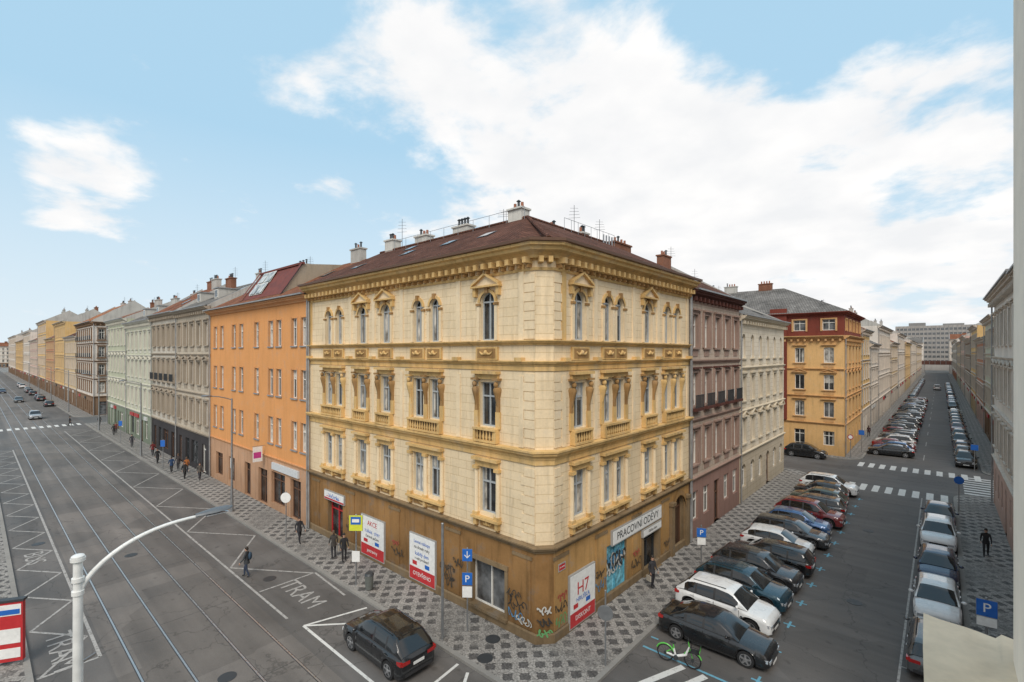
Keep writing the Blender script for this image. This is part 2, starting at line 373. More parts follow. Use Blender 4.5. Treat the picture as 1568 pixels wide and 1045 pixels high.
def roof(RB,P,L,H,depth,rise,rm,dorm=0,sky=3,chim=2):
    e=.6; r=depth/2
    RB.poly([P(0,e,H),P(L,e,H),P(L,-r,H+rise),P(0,-r,H+rise)],rm)
    RB.poly([P(0,-depth,H),P(L,-depth,H),P(L,-r,H+rise),P(0,-r,H+rise)],rm)
    RB.box(P,0,L,e-.02,e+.12,H+.025,H+.13,ZINC)
    for s in (0.002,L-.002):
        RB.poly([P(s,0,H-.3),P(s,-depth,H-.3),P(s,-depth,H),P(s,-r,H+rise),P(s,0,H+rise*.09)],CHIMW)
    for s in (0.15,L-.15):
        pts=[(e*.5,H+.15),( -r,H+rise+.25)]
        RB.poly([P(s-.14,pts[0][0],pts[0][1]),P(s+.14,pts[0][0],pts[0][1]),P(s+.14,pts[1][0],pts[1][1]),P(s-.14,pts[1][0],pts[1][1])],ZINC)
        for q in (-.14,.14): RB.poly([P(s+q,pts[0][0],pts[0][1]-.2),P(s+q,pts[0][0],pts[0][1]),P(s+q,pts[1][0],pts[1][1]),P(s+q,pts[1][0],pts[1][1]-.3)],CHIMW)
    sl=rise/(r+e)
    for i in range(sky):
        s=L*(i+.5+R.uniform(-.2,.2))/sky; n=-r*R.uniform(.2,.6); z=H+(e-n)*sl+.07
        RB.poly([P(s-.4,n,z),P(s+.4,n,z),P(s+.4,n-.9,z+.9*sl),P(s-.4,n-.9,z+.9*sl)],G3)
        RB.poly([P(s-.5,n+.1,z-.02-.1*sl),P(s+.5,n+.1,z-.02-.1*sl),P(s+.5,n-1.0,z+1.0*sl-.02),P(s-.5,n-1.0,z+1.0*sl-.02)],DARKMETAL)
    for i in range(dorm):
        s=L*(i+.5)/dorm; n=-r*.25; zb=H+(e-n)*sl-.1; zt=zb+1.25
        RB.box(P,s-.7,s+.7,n-2.2,n,zb,zt,CHIMW); RB.box(P,s-.82,s+.82,n-2.3,n+.12,zt+.002,zt+.1,ZINC)
        RB.box(P,s-.5,s+.5,n+.002,n+.04,zb+.25,zt-.12,WHITEF); RB.box(P,s-.42,s+.42,n+.042,n+.05,zb+.32,zt-.2,G1)
    for i in range(chim):
        s=L*(i+.5+R.uniform(-.25,.25))/chim; p=P(s,-r+R.uniform(-.8,1.0),0)
        q=P(1,0,0); al=abs(q[0]-P(0,0,0)[0])>.5
        chimney(RB,p[0],p[1],H+rise-.8,H+rise+R.uniform(.5,.9),R.choice([1.0,1.6,2.0,2.6]),.6,R.choice([2,3,4]),R.choice([CHIMW,BRK,CHIMW]),al)
        if R.random()<.6: antenna(RB,p[0]+1.5*(1 if al else 0),p[1]+1.5*(0 if al else 1),H+rise-.3,R.uniform(1.5,2.6))
def building(name,O,S,L,H,depth,mw,mt,mg,nfl=3,ncol=None,gh=4.2,fm=None,style=None,rm=None,rise=3.6,shops=True,dorm=0,sky=2,chim=2,cols=None,ww=1.05,arch_top=False,side=None):
    e=empty(name); P=frame(O,S); W=MB();T=MB();G=MB();RB=MB()
    style=style or {}
    if cols is None:
        ncol=ncol or max(2,int(L/2.7)); cols=[(i+.5)*L/ncol for i in range(ncol)]
    facade(W,T,G,P,L,H,cols,nfl,gh,mw,mt,mg,fm or WHITEF,style,shops,ww,arch_top)
    m0=mw[0] if isinstance(mw,list) else mw
    for s in (0.0,L):
        if not (side and ((s==L)==(side=='R'))): W.poly([P(s,0,0),P(s,-depth,0),P(s,-depth,H),P(s,0,H)],m0)
    W.poly([P(0,-depth,0),P(L,-depth,0),P(L,-depth,H),P(0,-depth,H)],m0)
    if side:
        o=P(L,0,0)[:2] if side=='R' else P(0,-depth,0)[:2]
        n=(P(0,-1,0)[0]-P(0,0,0)[0],P(0,-1,0)[1]-P(0,0,0)[1])
        S2=n if side=='R' else (-n[0],-n[1])
        nc=max(2,int(depth/2.8)); facade(W,T,G,frame(o,S2),depth,H,[(i+.5)*depth/nc for i in range(nc)],nfl,gh,mw,mt,mg,fm or WHITEF,style,shops,ww,arch_top)
    roof(RB,P,L,H,depth,rise,rm or RT_BROWN,dorm,sky,chim)
    W.obj('walls',e,fix=False);T.obj('mouldings',e);G.obj('windows',e);RB.obj('roof',e)
    return e
# ---------------------------------------------------------------- corner building
CREAM=plaster('cream_ashlar_render',lin(242,220,184,.92),.14,.2,(1.25,.42),joint=.74,patch=.25)
CREAM2=plaster('cream_render',lin(242,220,184,.92),.14,.2,patch=.25)
OCHRE=plaster('ochre_trim',lin(230,192,130,.86),.22,.34)
OCHRED=plaster('ochre_ornament',lin(184,144,94,.8),.35,.35)
GROUND=plaster('ochre_ground_floor',lin(176,134,86,.76),.34,.4,None,.85,.45,patch=.6)
GROUNDR=plaster('ochre_ground_floor_light',lin(208,164,106,.8),.28,.34,None,.85,.45,patch=.5)
STAIN=plaster('stained_stone',lin(160,136,104,.75),.3,.35,patch=.5)
def text(body,loc,rot,size,mat,parent,ext=.006,name='lettering',sx=1.0):
    c=D.curves.new(name,'FONT'); c.body=body; c.size=size; c.extrude=ext; c.align_x='CENTER'; c.align_y='CENTER'
    c.materials.append(mat); o=lk(D.objects.new(name,c)); o.location=loc; o.rotation_euler=rot; o.scale=(sx,1,1)
    o.parent=parent; return o
def herm(mb,P,s,z0,z1,mat):
    h=z1-z0
    mb.box(P,s-.1,s+.1,0,.1,z0,z0+h*.42,mat)
    q=[(.07,.12,0),(.10,.2,.30),(.16,.26,.5),(.19,.28,.62),(.13,.24,.72)]
    rows=[]
    for w,n,t in q: z=z0+h*(.2+t*.8); rows.append([P(s-w,0,z),P(s-w*.6,n,z),P(s+w*.6,n,z),P(s+w,0,z)])
    mb.grid(rows,mat)
    c=P(s,.2,z0+h*.86); mb.ell(c,(.12,.12,.15),mat,8,6); mb.box(P,s-.19,s+.19,0,.3,z1-.02,z1+.08,mat)
def baluster_panel(mb,P,s,w,z0,z1,mt,md):
    mb.box(P,s-w/2,s+w/2,0,.30,z0,z0+.1,mt); mb.box(P,s-w/2,s+w/2,0,.32,z1-.1,z1,mt)
    mb.box(P,s-w/2,s-w/2+.14,0,.28,z0+.1,z1-.1,mt); mb.box(P,s+w/2-.14,s+w/2,0,.28,z0+.1,z1-.1,mt)
    mb.poly([P(s-w/2,.012,z0),P(s+w/2,.012,z0),P(s+w/2,.012,z1),P(s-w/2,.012,z1)],md)
    n=int((w-.3)/.2)
    for i in range(n):
        c=s-w/2+.14+(w-.28)*(i+.5)/n
        rows=[]
        for r,t in ((.035,0),(.075,.3),(.035,.7),(.05,1)):
            z=z0+.1+(z1-z0-.2)*t; p=P(c,.2,z)
            rows.append([(p[0]+r*math.cos(a*math.pi/3),p[1]+r*math.sin(a*math.pi/3),z) for a in range(6)])
        mb.grid(rows,mt,True)
def wreath(mb,P,s,z,w,h,mat):
    for e in (-1,1):
        pts=[P(s+e*w*.5*t,.05,z-h*.3*math.sin(t*math.pi)+h*.15) for t in [i/6 for i in range(7)]]
        mb.tube(pts,[.05,.06,.07,.07,.06,.05,.03],mat,5)
    c=P(s,.06,z+h*.05); mb.ell(c,(.11,.11,.13),mat,7,5)
WC=plaster('chimney_white',(.6,.58,.53),.15,.2)
def corner_building():
    e=empty('yellow_corner_apartment_building')
    W=MB();T=MB();G=MB();RB=MB()
    PL=frame((-21.9,0),(1,0)); PR=frame((0,0),(0,1)); A=(-.55,0); B=(0,.61)
    LL=21.35; LR=16.0
    path=[(-21.9,0),A,B,(0,16.0)]
    FR=simple('window_frame_bluegrey',(.38,.41,.43),.5)
    X=lambda x:x+21.9
    groupsL=[('ped',[X(-3.5)]),('pair',[X(-8.95),X(-7.5)]),('ped',[X(-12.1)]),('ped',[X(-14.74)]),('pair',[X(-19.05),X(-17.6)])]
    groupsR=[('ped',[2.65]),('pair',[5.25,6.5]),('ped',[9.8]),('pair',[12.45,13.95])]
    for P,gr,s0,s1,gm in ((PL,groupsL,0,LL,GROUND),(PR,groupsR,.61,LR,GROUNDR)):
        t3=[];t2=[];t1=[]
        for k,ss in gr:
            w=1.05 if k=='ped' else .86
            for s in ss:
                t3.append((s,w-.06,13.62,15.95,1.0)); t2.append((s,w,9.45,11.6,0)); t1.append((s,w,5.25,7.45,0))
        wall(W,P,s0,s1,12.4,17.1,t3,CREAM,CREAM2); wall(W,P,s0,s1,8.3,12.4,t2,CREAM,CREAM2); wall(W,P,s0,s1,4.3,8.3,t1,CREAM,CREAM2)
        W.poly([P(s0,0,17.1),P(s1,0,17.1),P(s1,0,17.7),P(s0,0,17.7)],OCHRE)
        for op in t3+t2+t1: window(G,P,op,FR,gl=R.choice([G1,G1,G3,G1,G2]))
        for k,ss in gr:
            c=sum(ss)/len(ss); w=1.05 if k=='ped' else .86; hw=(ss[-1]-ss[0])/2+w/2
            for s in ss:
                r=w/2-.03
                a=arcpts(s,r,15.95-r,10); b=arcpts(s,r+.15,15.95-r,10)
                for i in range(10):
                    q=(a[i],a[i+1],b[i+1],b[i])
                    T.poly([P(x,.08,z) for x,z in q],OCHRE); T.poly([P(b[i][0],0,b[i][1]),P(b[i+1][0],0,b[i+1][1]),P(b[i+1][0],.08,b[i+1][1]),P(b[i][0],.08,b[i][1])],OCHRE)
                T.box(P,s-.09,s+.09,0,.16,15.9,16.2,OCHRED)
                for ee in (-1,1):
                    T.box(P,s+ee*(w/2+.07)-.09,s+ee*(w/2+.07)+.09,0,.09,13.62,15.45,CREAM2); T.box(P,s+ee*(w/2+.07)-.13,s+ee*(w/2+.07)+.13,0,.13,15.3,15.42,OCHRED)
                T.box(P,s-w/2-.2,s+w/2+.2,0,.12,12.68,13.3,OCHRE); T.box(P,s-w/2-.08,s+w/2+.08,.121,.14,12.76,13.22,OCHRED)
                wreath(T,lambda a_,n_,z_:P(a_,n_+.1,z_),s,13.0,w*.8,.4,OCHRE)
                T.box(P,s-w/2-.04,s-w/2+.0,0,.06,9.45,11.6,OCHRE)
            if k=='ped':
                pediment(T,P,c,w+.75,16.25,.5,.3,OCHRE,CREAM2)
                for ee in (-1,1): T.box(P,c+ee*(w/2+.26)-.09,c+ee*(w/2+.26)+.09,0,.2,15.75,16.16,OCHRE)
            T.box(P,c-hw-.32,c+hw+.32,0,.34,12.0,12.14,OCHRE); T.box(P,c-hw-.24,c+hw+.24,0,.14,11.75,11.998,OCHRE)
            he=[c-hw-.2,c+hw+.2]+([c] if len(ss)>1 else [])
            for s in he: herm(T,P,s,10.2,11.72,OCHRED if (int(s*7)%2) else OCHRE); T.box(P,s-.14,s+.14,0,.1,9.4,10.2,OCHRE)
            baluster_panel(T,P,c,hw*2+.5,8.72,9.4,OCHRE,STAIN)
            T.box(P,c-hw-.34,c+hw+.34,0,.32,7.82,7.96,OCHRE); T.box(P,c-hw-.26,c+hw+.26,0,.12,7.5,7.818,OCHRE)
            for s in he:
                p0=P(s,.06,5.2); p1=P(s,.06,7.35); T.cyl(p0,p1,.12,.105,CREAM2,10); T.box(P,s-.16,s+.16,0,.22,7.35,7.5,OCHRE); T.box(P,s-.16,s+.16,0,.2,5.08,5.24,OCHRE)
            T.box(P,c-hw-.4,c+hw+.4,0,.3,4.96,5.078,OCHRE)
            for s in he: T.box(P,s-.1,s+.1,0,.2,4.62,4.958,OCHRE); T.box(P,s-.08,s+.08,0,.12,4.52,4.618,OCHRED)
            T.box(P,c-hw+.05,c+hw-.05,0,.06,4.6,4.93,OCHRED)
            wreath(T,P,c,4.75,hw*1.1,.3,OCHRE)
        bnd=[X(-21.7),X(-16.15),X(-13.42),X(-10.5),X(-5.6),X(-1.35)] if P is PL else [1.35,4.05,8.05,11.15,15.7]
        for s in bnd:
            T.box(P,s-.16,s+.16,0,.055,13.58,16.9,OCHRE if s in (bnd[0],) else CREAM2)
            T.box(P,s-.2,s+.2,0,.1,16.75,17.0,OCHRE)
            T.box(P,s-.14,s+.14,0,.05,8.72,11.95,CREAM2)
            T.box(P,s-.2,s+.2,0,.3,12.62,12.8,OCHRE)
        # rusticated quoins at the street corner
        e0,e1=(LL-.02,LL-.62) if P is PL else (.63,1.1)
        for (za,zc) in ((4.5,8.0),(8.75,12.15),(13.62,16.65)):
            n=int((zc-za)/.42)
            for i in range(n):
                a,b=sorted((e0,e1+(.0 if i%2 else (-.18 if P is PL else .18)))); T.box(P,a,b,0,.04,za+i*.42+.02,za+i*.42+.40,CREAM2)
        n=int((s1-s0)/.52)
        for i in range(n):
            s=s0+(i+.5)*(s1-s0)/n; T.box(P,s-.1,s+.1,0,.5,16.98,17.24,OCHRE); T.box(P,s-.07,s+.07,0,.3,16.8,16.978,OCHRED)
    dx,dy=B[0]-A[0],B[1]-A[1]; l=math.hypot(dx,dy); PC=frame(A,(dx/l,dy/l))
    for z0,z1,m in ((0,4.3,GROUND),(4.3,17.1,CREAM),(17.1,17.7,OCHRE)): W.poly([PC(0,0,z0),PC(l,0,z0),PC(l,0,z1),PC(0,0,z1)],m)
    for s in (.2,.62): T.box(PC,s-.1,s+.1,0,.45,16.98,17.24,OCHRE)
    sweep(T,path,cornice_prof(17.2,17.78,.8),OCHRE); sweep(T,path,[(-.05,16.68),(.06,16.68),(.1,16.8),(-.05,16.82)],OCHRE)
    sweep(T,path,cornice_prof(13.36,13.58,.26),OCHRE); sweep(T,path,cornice_prof(12.42,12.64,.22),OCHRE); sweep(T,path,[(-.05,12.2),(.05,12.2),(.05,12.4),(-.05,12.4)],OCHRE)
    sweep(T,path,cornice_prof(8.25,8.68,.36),OCHRE); sweep(T,path,[(-.05,8.02),(.06,8.02),(.06,8.24),(-.05,8.24)],OCHRE)
    sweep(T,path,cornice_prof(4.12,4.45,.3),STAIN); sweep(T,path,[(-.05,0.1),(.08,0.1),(.08,.5),(.03,.56),(-.05,.56)],STAIN)
    opsL=[(X(-3.5),2.3,.62,2.85,0),(X(-18.2),2.0,.14,2.75,0)]
    opsR=[(6.2,2.1,.14,3.0,0),(10.2,2.0,.14,2.75,0),(14.2,1.9,.14,3.7,1.0)]
    wall(W,PL,0,LL,0,4.3,opsL,GROUND,STAIN,.35); wall(W,PR,.61,LR,0,4.3,opsR,GROUNDR,STAIN,.35)
    window(G,PL,opsL[0],WHITEF,.35,G3,.99); window(G,PL,opsL[1],REDP,.35,G1,.78)
    window(G,PR,opsR[0],simple('teal_mural',(.10,.36,.48),.6,0,.5,3.0),.2,simple('teal_mural2',(.16,.42,.52),.6,0,.6,4.0)); window(G,PR,opsR[1],DARKMETAL,.35,G1); window(G,PR,opsR[2],BROWNF,.35,simple('door_wood',(.07,.04,.025),.5))
    for P,op in ((PL,opsL[0]),(PR,opsR[1])):
        s,w,zb,zt,_=op; T.box(P,s-w/2-.2,s+w/2+.2,0,.1,zt,zt+.22,STAIN); T.box(P,s-w/2-.18,s-w/2,0,.07,zb,zt,STAIN); T.box(P,s+w/2,s+w/2+.18,0,.07,zb,zt,STAIN)
        T.box(P,s-w/2-.2,s+w/2+.2,0,.2,max(zb-.14,.13),zb-.003,STAIN)
    for P,lst in ((PL,(X(-20.9),X(-16.2),X(-11.2),X(-6.0),X(-1.3))),(PR,(1.15,4.6,8.4,12.2))):
        for s in lst: T.box(P,s-.5,s+.5,0,.035,.6,3.75,GROUND if P is PL else GROUNDR); T.box(P,s-.58,s+.58,0,.07,3.75,3.9,STAIN)
    for ee in (-1,1): T.box(PR,14.2+ee*1.2-.2,14.2+ee*1.2+.2,0,.22,.12,3.3,STAIN); T.box(PR,14.2+ee*1.2-.26,14.2+ee*1.2+.26,0,.3,3.3,3.5,STAIN)
    a=arcpts(14.2,.95,2.75,12); b=arcpts(14.2,1.25,2.75,12)
    for i in range(12): T.poly([PR(x,.14,z) for x,z in (a[i],a[i+1],b[i+1],b[i])],OCHRED)
    z=17.8; h=21.3; q=[(-21.9,-.85,z),(-.9,-.85,z),(.85,.95,z),(.85,16,z),(-6,16,h),(-6,6,h),(-21.9,6,h)]
    RB.poly([q[0],q[1],q[5],q[6]],RT_BROWN); RB.poly([q[1],q[2],q[5]],RT_BROWN); RB.poly([q[2],q[3],q[4],q[5]],RT_BROWN)
    RB.poly([q[6],q[5],(-12,12,z),(-21.9,12,z)],RT_BROWN); RB.poly([q[5],q[4],(-12,16,z),(-12,12,z)],RT_BROWN)
    RB.poly([(-21.9,0,z-.1),(-21.9,12,z-.1),(-21.9,6,h)],CHIMW); RB.poly([(0,16,z-.1),(-12,16,z-.1),(-6,16,h)],CHIMW)
    for pts in (((-21.9,6,h),(-6,6,h)),((-6,6,h),(-6,16,h)),((-6,6,h),(.2,0.0,z+.18))): RB.cyl((pts[0][0],pts[0][1],pts[0][2]+.02),(pts[1][0],pts[1][1],pts[1][2]+.02),.11,.11,RT_BROWN,7)
    sweep(RB,[(-21.9,0),A,B,(0,16)],[(.80,17.79),(.93,17.81),(.95,17.93),(.82,17.9)],simple('gutter_copper',(.16,.09,.06),.5,.3))
    W.poly([(-21.9,12,0),(-12,12,0),(-12,12,17.8),(-21.9,12,17.8)],CREAM2); W.poly([(-12,12,0),(-12,16,0),(-12,16,17.8),(-12,12,17.8)],CREAM2)
    W.poly([(-12,16,0),(0,16,0),(0,16,17.8),(-12,16,17.8)],CREAM2); W.poly([(-21.9,0,0),(-21.9,12,0),(-21.9,12,17.8),(-21.9,0,17.8)],CREAM2)
    sl=(h-z)/6.85
    for x,y in ((-18.5,1.6),(-14,2.6),(-10,2.8),(-6.5,2.6),(-16,4.3)):
        zz=z+(y+.85)*sl+.06; RB.poly([(x-.35,y,zz),(x+.35,y,zz),(x+.35,y+.7,zz+.7*sl),(x-.35,y+.7,zz+.7*sl)],G3)
        RB.poly([(x-.45,y-.1,zz-.1*sl-.02),(x+.45,y-.1,zz-.1*sl-.02),(x+.45,y+.8,zz+.8*sl-.02),(x-.45,y+.8,zz+.8*sl-.02)],DARKMETAL)
    chimney(RB,-6.9,6.2,20.7,21.9,1.1,.8,3,WC); chimney(RB,-12.2,6.4,20.7,21.8,1.5,.7,4,WC); chimney(RB,-16.5,6.3,20.7,21.8,1.4,.7,3,WC); chimney(RB,-20.6,6.3,20.7,22.1,1.1,.8,3,WC)
    chimney(RB,-6.6,12.9,20.4,21.6,.8,.6,3,WC,False); chimney(RB,-6.5,9.2,20.4,21.2,.7,.5,2,WC,False)
    for i in range(4): RB.cyl((-5.6,14.2+i*.4,20.8),(-5.6,14.2+i*.4,21.7),.06,.06,METAL,7)
    for x,y,hh in ((-18.9,6,2.6),(-6,11,2.2),(-6,14.3,1.9),(-8,6,1.2)): antenna(RB,x,y,21,hh)
    for i in range(9): RB.cyl((-5.4,9+i*.8,21.0),(-5.4,9+i*.8,21.8),.015,.015,METAL,4)
    RB.cyl((-5.4,9,21.8),(-5.4,15.4,21.8),.015,.015,METAL,4)
    for i in range(10): RB.cyl((-19.5+i*1.5,5.7,21.1),(-19.5+i*1.5,5.7,21.9),.015,.015,METAL,4)
    RB.cyl((-19.5,5.7,21.9),(-6,5.7,21.9),.015,.015,METAL,4)
    T.cyl((-21.75,-.18,.2),(-21.75,-.18,17.3),.07,.07,ZINC,8); T.cyl((.2,15.85,.2),(.2,15.85,17.3),.07,.07,ZINC,8)
    W.obj('walls',e,fix=False);T.obj('mouldings',e);G.obj('windows',e);RB.obj('roof',e)
    GR=MB(); gm=[simple('graffiti_'+n,c,.6) for n,c in (('black',(.035,.033,.03)),('blue',(.08,.22,.38)),('red',(.38,.06,.05)),('green',(.12,.34,.13)),('white',(.5,.5,.47)))]
    def scrib(P,s,z,w,h,mat,th=.022,n=30,off=.012):
        pts=[];ph=R.random()*6;fr=R.uniform(1.2,2.2)
        for i in range(n): t=i/(n-1); pts.append((s+w*(t-.5)+.1*w*math.sin(ph+t*19*fr),z+h*.5*math.sin(ph+t*23)*math.cos(t*7+ph)))
        for i in range(n-1):
            a=pts[i];b=pts[i+1];d=Vector((b[0]-a[0],b[1]-a[1]));
            if d.length<1e-4: continue
            nn=Vector((-d.y,d.x)).normalized()*th
            GR.poly([P(a[0]-nn.x,off+i*.0003,a[1]-nn.y),P(b[0]-nn.x,off+i*.0003,b[1]-nn.y),P(b[0]+nn.x,off+i*.0003,b[1]+nn.y),P(a[0]+nn.x,off+i*.0003,a[1]+nn.y)],mat)
    for i,(x,zz,w,hh,c) in enumerate([(-1.6,1.5,1.0,.7,0),(-1.7,1.0,.8,.5,1),(-1.2,.9,.9,.4,4),(-6.4,1.7,1.2,.9,0),(-6.2,1.2,.7,.7,0),(-10.8,1.4,1.1,.5,0),(-11,1.9,.7,.3,2),(-16.2,1.5,.8,.5,0),(-5.5,2.3,.7,.5,0),(-15.8,2.0,1.0,.5,0),(-1.7,2.0,.8,.4,0)]): scrib(PL,X(x),zz,w,hh,gm[c],off=.042+i*.01)
    for i,(y,zz,w,hh,c) in enumerate([(1.1,.9,.8,.6,3),(1.1,1.5,.8,.5,0),(1.2,2.0,.7,.4,2),(4.5,1.3,.9,.6,1),(4.4,1.9,.8,.4,0),(8.2,1.2,1.1,.6,0),(8.2,1.8,.7,.4,2),(12.2,1.2,.8,.5,0)]): scrib(PR,y,zz,w,hh,gm[c],off=.042+i*.01)
    for i in range(6): scrib(PR,6.2+R.uniform(-.4,.4),1.4+R.uniform(-.5,.7),1.4,1.0,gm[[0,4,1,1,4,0][i]],.045,off=-.1+i*.012)
    for i in range(3): scrib(PC,.4,.6+i*.5,.6,.4,gm[[3,0,4][i]],.03,off=.09+i*.012)
    GR.obj('graffiti',e,fix=False)
corner_building()
def poster(name,P,s0,s1,z0,z1,rot,lines,off=.05,redfrac=.28):
    e=empty(name); mb=MB()
    mb.box(P,s0-.05,s1+.05,.0,off-.004,z0-.05,z1+.05,GREYF)
    mb.box(P,s0,s1,off-.004,off,z0+(z1-z0)*redfrac,z1,WHITEP); 
    if redfrac>0: mb.box(P,s0,s1,off-.004,off+.001,z0,z0+(z1-z0)*redfrac-.001,REDP)
    for k in range(2 if redfrac>.1 and redfrac<.5 else 0):
        a=s0+(s1-s0)*(.12+.5*k); mb.box(P,a,a+(s1-s0)*.18,off+.001,off+.003,z0+(z1-z0)*.33,z0+(z1-z0)*.42,BLUEP if k else REDP)
    mb.obj('panel',e)
    for t,zz,sz,m in lines: text(t,P((s0+s1)/2,off+.008,z0+(z1-z0)*zz),rot,sz,m,e,.002)
PL=frame((-21.9,0),(1,0)); PR=frame((0,0),(0,1)); rl=(math.pi/2,0,0); rr=(math.pi/2,0,math.pi/2)
poster('shop_poster',PL,12.3,14.5,.35,2.85,rl,[('Levné nákupy',.86,.26,BLUEP),('na dosah ruky',.74,.24,DARKMETAL),('každý den',.6,.3,BLUEP),('v naší prodejně',.49,.2,DARKMETAL),('OTEVŘENO',.14,.3,WHITEP)],.11)
poster('shop_poster',PL,7.2,9.7,.35,2.75,rl,[('AKCE',.84,.42,REDP),('TUŇÁK · SÝRY',.62,.26,BLUEP),('čerstvé pečivo',.5,.24,DARKMETAL),('potraviny',.14,.3,WHITEP)],.11)
poster('shop_poster',PR,1.75,3.85,.25,2.65,rr,[('H7',.68,.85,REDP),('HRUŠKA',.48,.3,BLUEP),('DISKONT',.14,.3,WHITEP)],.11,.27)
poster('shop_fascia_sign',PR,5.6,11.4,2.98,3.68,rr,[('PRACOVNÍ ODĚVY',.48,.58,DARKMETAL)],.12,0)
poster('shop_fascia_sign',PR,9.0,11.3,2.45,2.8,rr,[('Oděvy obuv',.5,.22,DARKMETAL)],.16,0)
poster('shop_fascia_sign',PL,2.4,5.0,2.85,3.4,rl,[('Večerka',.5,.4,BLUEP)],.12,.2)
poster('street_name_plate',PR,.95,1.4,3.2,3.45,rr,[('NA KNÍŽECÍ',.5,.07,WHITEP)],.06,1.0)
# ---------------------------------------------------------------- other buildings (left street)
OR=plaster('orange_render',lin(230,164,104,.92),.09,.12); ORT=plaster('orange_trim',lin(220,164,116,.85),.1,.2); ORG=plaster('peach_ground',lin(212,168,134,.8),.2,.3)
def orange():
    e=empty('orange_apartment_building'); W=MB();T=MB();G=MB();RB=MB(); P=frame((-44.2,0),(1,0)); L=22.3; X=lambda x:x+44.2
    cols=[X(c) for c in (-42.6,-40.7,-37.4,-35.5,-31.9,-28.9,-27.3,-24.5,-22.9)]
    for k,(z0,z1,zb,zt) in enumerate(((4.3,8.4,5.5,7.7),(8.4,12.5,9.5,11.7),(12.5,16.5,13.55,15.7))):
        ops=[(s,.95,zb,zt,0) for s in cols]; wall(W,P,0,L,z0,z1,ops,OR,ORT)
        for op in ops:
            window(G,P,op,WHITEF); s=op[0]; T.box(P,s-.56,s+.56,0,.1,zb-.1,zb-.003,ZINC)
            for a,b in ((-.6,-.475),(.475,.6)): T.box(P,s+a,s+b,0,.03,zb,zt+.1,ORT)
    gops=[(X(-41.5),2.0,.7,3.0,0),(X(-38),1.6,.7,3,0),(X(-34),1.4,.14,3.1,0),(X(-30.6),1.9,.14,3.1,0),(X(-27.5),2.6,.6,3.2,0),(X(-24.3),1.8,.14,3.2,0)]
    wall(W,P,0,L,0,4.3,gops,ORG,ORG,.3)
    for op in gops: window(G,P,op,BROWNF,.3,R.choice([G1,G3]),.75,True,False)
    W.poly([P(0,0,16.5),P(L,0,16.5),P(L,0,17.3),P(0,0,17.3)],OR)
    sweep(T,[(-44.2,0),(-21.9,0)],cornice_prof(16.85,17.3,.55),ORT); sweep(T,[(-44.2,0),(-21.9,0)],cornice_prof(4.2,4.4,.12),ORT)
    T.cyl(P(.2,.14,.2),P(.2,.14,17),.06,.06,ZINC,7); T.cyl(P(L-.2,.14,.2),P(L-.2,.14,17),.06,.06,ZINC,7)
    T.box(P,X(-28.4),X(-23.6),.01,.16,3.45,4.0,simple('shop_sign_white',(.6,.62,.63),.4))
    roof(RB,P,L,17.3,13,4.0,RT_RED,0,2,2)
    MAR=simple('maroon_sheet',(.17,.055,.045),.65,0,.2,2.0,0,.15); BEI=plaster('dormer_side',(.38,.32,.24))
    a,b=X(-37.2),X(-28.2)
    pr=[(-.6,18.0),(-2.4,20.7),(-6.8,21.2),(-6.8,18.0)]
    RB.grid([[P(a,n,z) for n,z in pr],[P(b,n,z) for n,z in pr]],MAR,False,False)
    RB.poly([P(b,n,z) for n,z in pr],BEI); RB.poly([P(a,n,z) for n,z in pr],BEI)
    RB.box(P,a-.15,b+.15,-2.5,-2.25,20.68,20.85,MAR)
    for q in (a,b): RB.poly([P(q-.2,-.4,17.95),P(q+.2,-.4,17.95),P(q+.2,-2.25,20.75),P(q-.2,-2.25,20.75)],MAR)
    for i in range(2):
        for j in range(2):
            s0=a+1.3+i*1.5;t0=.15+j*.42;t1=t0+.36
            f=lambda t,o:( -.6-1.8*t+o*.83, 18.0+2.7*t+o*.55)
            n0,z0=f(t0,.1);n1,z1=f(t1,.1); RB.poly([P(s0-.08,n0,z0-.08),P(s0+1.38,n0,z0-.08),P(s0+1.38,n1,z1+.08),P(s0-.08,n1,z1+.08)],WHITEF)
            n0,z0=f(t0,.14);n1,z1=f(t1,.14); RB.poly([P(s0,n0,z0),P(s0+1.3,n0,z0),P(s0+1.3,n1,z1),P(s0,n1,z1)],G2)
    W.obj('walls',e,fix=False);T.obj('mouldings',e);G.obj('windows',e);RB.obj('roof',e)
orange()
def pm(nm,r,g,b,k=.9,brick=None,**kw): return plaster(nm,lin(r,g,b,k),brick=brick,**kw)
gA=pm('grey_beige_render',208,196,178,.85,(1.1,.4)); gAt=pm('grey_trim',182,168,150,.82); dk=pm('dark_shopfront',70,67,68); 
gB=pm('pale_grey_render',210,202,188,.85); gC=pm('pale_green_render',206,206,184,.88); gCt=pm('green_trim',218,214,200); gG=pm('greenish_ground',136,146,128)
gD=pm('offwhite_render',226,214,200); tan=pm('tan_render',214,188,148); och=pm('yellow_render',228,190,130); pk=pm('pink_render',216,184,170); brn=pm('brown_render',150,122,98,.8); wt=pm('white_render',232,222,210); wtt=pm('white_trim',214,202,188); trc=pm('terracotta_render',196,138,108)
building('ornate_grey_apartment_building',(-56.6,0),(1,0),12.4,17.9,12,gA,gAt,dk,ncol=5,style={'pil':1,'apron':1,'hood':['flat','ped','flat']},rm=RT_GREY,dorm=2,sky=3)
building('ornate_grey_apartment_building',(-68.6,0),(1,0),12.0,18.0,12,gB,gAt,dk,ncol=5,style={'pil':1,'hood':['ped','bal','flat'],'apron':1},rm=RT_RED,rise=4.2)
building('pale_green_apartment_building',(-85,0),(1,0),16.4,17.6,12,gC,gCt,gG,ncol=6,style={'hood':['flat','ped','flat'],'apron':1},rm=RT_GREY,dorm=2)
